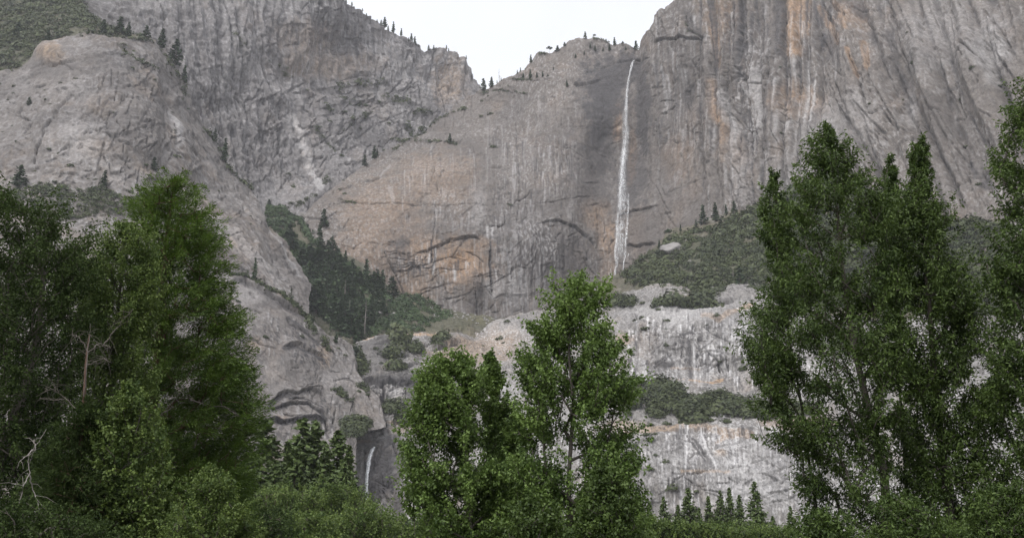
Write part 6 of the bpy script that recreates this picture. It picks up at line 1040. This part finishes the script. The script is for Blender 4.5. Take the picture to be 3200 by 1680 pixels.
for x, y, Y, k, w, lab in [(640, 1135, 260, 0, 1.2, 'small pine behind the right edge of the tallest cottonwood'), (690, 1165, 250, 2, 1.2, 'small pine second from the cottonwood in the right bottom row'), (762, 1142, 265, 1, 1.0, 'pointed small pine below the bushy lower slab'), (835, 1185, 250, 0, 1.1, 'short pine between two pointed ones in the right bottom row'), (886, 1098, 270, 1, 1.2, 'tallest pine in the middle of the right bottom row'), (940, 1200, 250, 2, 1.2, 'short pine right of the tallest of the bottom row'), (986, 1142, 275, 0, 1.0, 'narrow pine in the right bottom row, left of three close tops'), (1045, 1112, 280, 1, .9, 'left one of three close pine tops in the right bottom row'), (1092, 1100, 280, 0, .9, 'middle one of three close pine tops in the right bottom row'), (1142, 1135, 270, 2, 1.1, 'right one of three close pine tops in the right bottom row'), (1216, 1066, 240, 1, 1.0, 'large separate dark pine nearest the right hand trees'), (1310, 1240, 240, 0, 1.3, 'small pine partly behind the right hand trees'), (1400, 1190, 240, 1, 1.0, 'pine seen through the right hand trees')]:
    mid_conifer('k7', x, y, Y, lab, g, k, w)
for i, x in enumerate([1330, 1420, 1500, 1570, 1650, 1720, 1790]):
    mid_conifer('S', x, 1560 + 25 * (i % 3), 255, 'dark pine glimpsed between the stems of the middle cottonwoods', 'pines glimpsed behind the middle cottonwoods', i % 3, 1.2)
def round_oak(label, group, c, rows, Y, seed, mat, ncl=190, per=70, L=.32, rcl=1.3):
    rows = [(y,) + (l, r) for y, l, r in rows]; ox, oy, s = CR[c]
    rows = [(oy + y * s, ox + l * s, ox + r * s) for y, l, r in rows]
    xm = (rows[-1][1] + rows[-1][2]) / 2; y0 = rows[0][0]
    leafy_tree('oak', label, 'tree', [(xm, 1690), (xm, (1690 + y0) / 2), (xm + 6, y0 + 30)], rows, Y, ncl, per, L, L * .75, rcl, mat, M['bark_far'], seed, group, tr=(.35, .05), gap=-.2, gscale=4, thick=1.2, step=2.0, wood_k=.03)
g = 'round oaks on the valley floor before the lower waterfall'
round_oak('round green oak at the bottom left of the middle distance, next to the cedar', g, 'k6', [(1085, 40, 90), (1110, -10, 150), (1160, -80, 190), (1250, -140, 220), (1380, -140, 230)], 150, 131, M['mid_oak'])
round_oak('round green oak in the centre of the oak row before the lower waterfall', g, 'k6', [(1080, 190, 260), (1100, 130, 320), (1150, 90, 360), (1250, 70, 380), (1380, 60, 390)], 155, 132, M['mid_oak'])
round_oak('round green oak with the highest crown below the pointed dark pine', g, 'k6', [(1078, 380, 440), (1095, 350, 520), (1130, 340, 570), (1200, 340, 600), (1380, 340, 620)], 160, 133, M['mid_oak'])
round_oak('bright round oak rightmost of the oak row below the lower waterfall', g, 'k6', [(1175, 530, 600), (1200, 440, 660), (1250, 400, 690), (1320, 380, 700), (1390, 380, 705)], 135, 134, M['mid_oak'], 170)
round_oak('oak in front at the bottom left of the oak row, paler and lower', g, 'k6', [(1205, -20, 60), (1225, -80, 140), (1270, -150, 180), (1390, -160, 200)], 110, 135, M['dark_oak'], 120, 46, .34, 1.1)
round_oak('low oak between the two right oaks of the row, at the bottom edge', g, 'k6', [(1220, 250, 330), (1260, 200, 400), (1390, 180, 420)], 125, 136, M['mid_oak'], 110)
g = 'round oaks at the foot of the pale slab on the right'
for i, (x0, x1, y0) in enumerate([(640, 780, 1240), (760, 880, 1262), (860, 1010, 1268), (1000, 1210, 1275), (1190, 1400, 1285)]):
    round_oak(['round oak at the bottom edge right of the tallest cottonwood', 'second small round oak from the cottonwood in the right bottom row', 'middle round oak in the right bottom row below the small pines', 'widest round oak in the right bottom row', 'round oak at the bottom edge beside the right hand trees'][i], g, 'k7', [(y0, x0 + .35 * (x1 - x0), x0 + .6 * (x1 - x0)), (y0 + 15, x0 + .12 * (x1 - x0), x1 - .12 * (x1 - x0)), (y0 + 50, x0, x1), (1390, x0 - 10, x1 + 10)], 180, 141 + i, M['mid_oak'], 130, 60, .38, 1.3)
for i, x in enumerate([1260, 1400, 1540, 1680]):
    round_oak('round oak glimpsed low between the stems of the middle cottonwoods', 'oaks glimpsed behind the middle cottonwoods', 'S', [(1600 + 10 * (i % 2), x - 20, x + 20), (1620, x - 60, x + 60), (1650, x - 85, x + 85), (1700, x - 90, x + 90)], 170, 151 + i, M['mid_oak'], 100, 60, .38, 1.3)
print('valley trees', round(time.time() - T0, 1))

# ------------------------------------------------------------------ the air between here and the far walls
hx = np.array([-3600, 3600.]); hy = np.array([-3600, 3600.]); hz = np.array([-60, 2000.])
hv = np.array([(a, b, c) for a in hx for b in hy for c in hz])
hq = [(0, 1, 3, 2), (4, 6, 7, 5), (0, 4, 5, 1), (2, 3, 7, 6), (0, 2, 6, 4), (1, 5, 7, 3)]
hm_, hn, hl = new_mat('haze')
ho = hn.new('ShaderNodeOutputMaterial'); pv = hn.new('ShaderNodeVolumePrincipled')
pv.inputs['Color'].default_value = (.90, .92, 1.0, 1)
pv.inputs['Density'].default_value = 0.00005
pv.inputs['Anisotropy'].default_value = 0.2
hl.new(pv.outputs[0], ho.inputs['Volume'])
tag(link('haze', mesh('haze', hv, hq, mat=hm_)), kind='stuff')
print('done', round(time.time() - T0, 1))
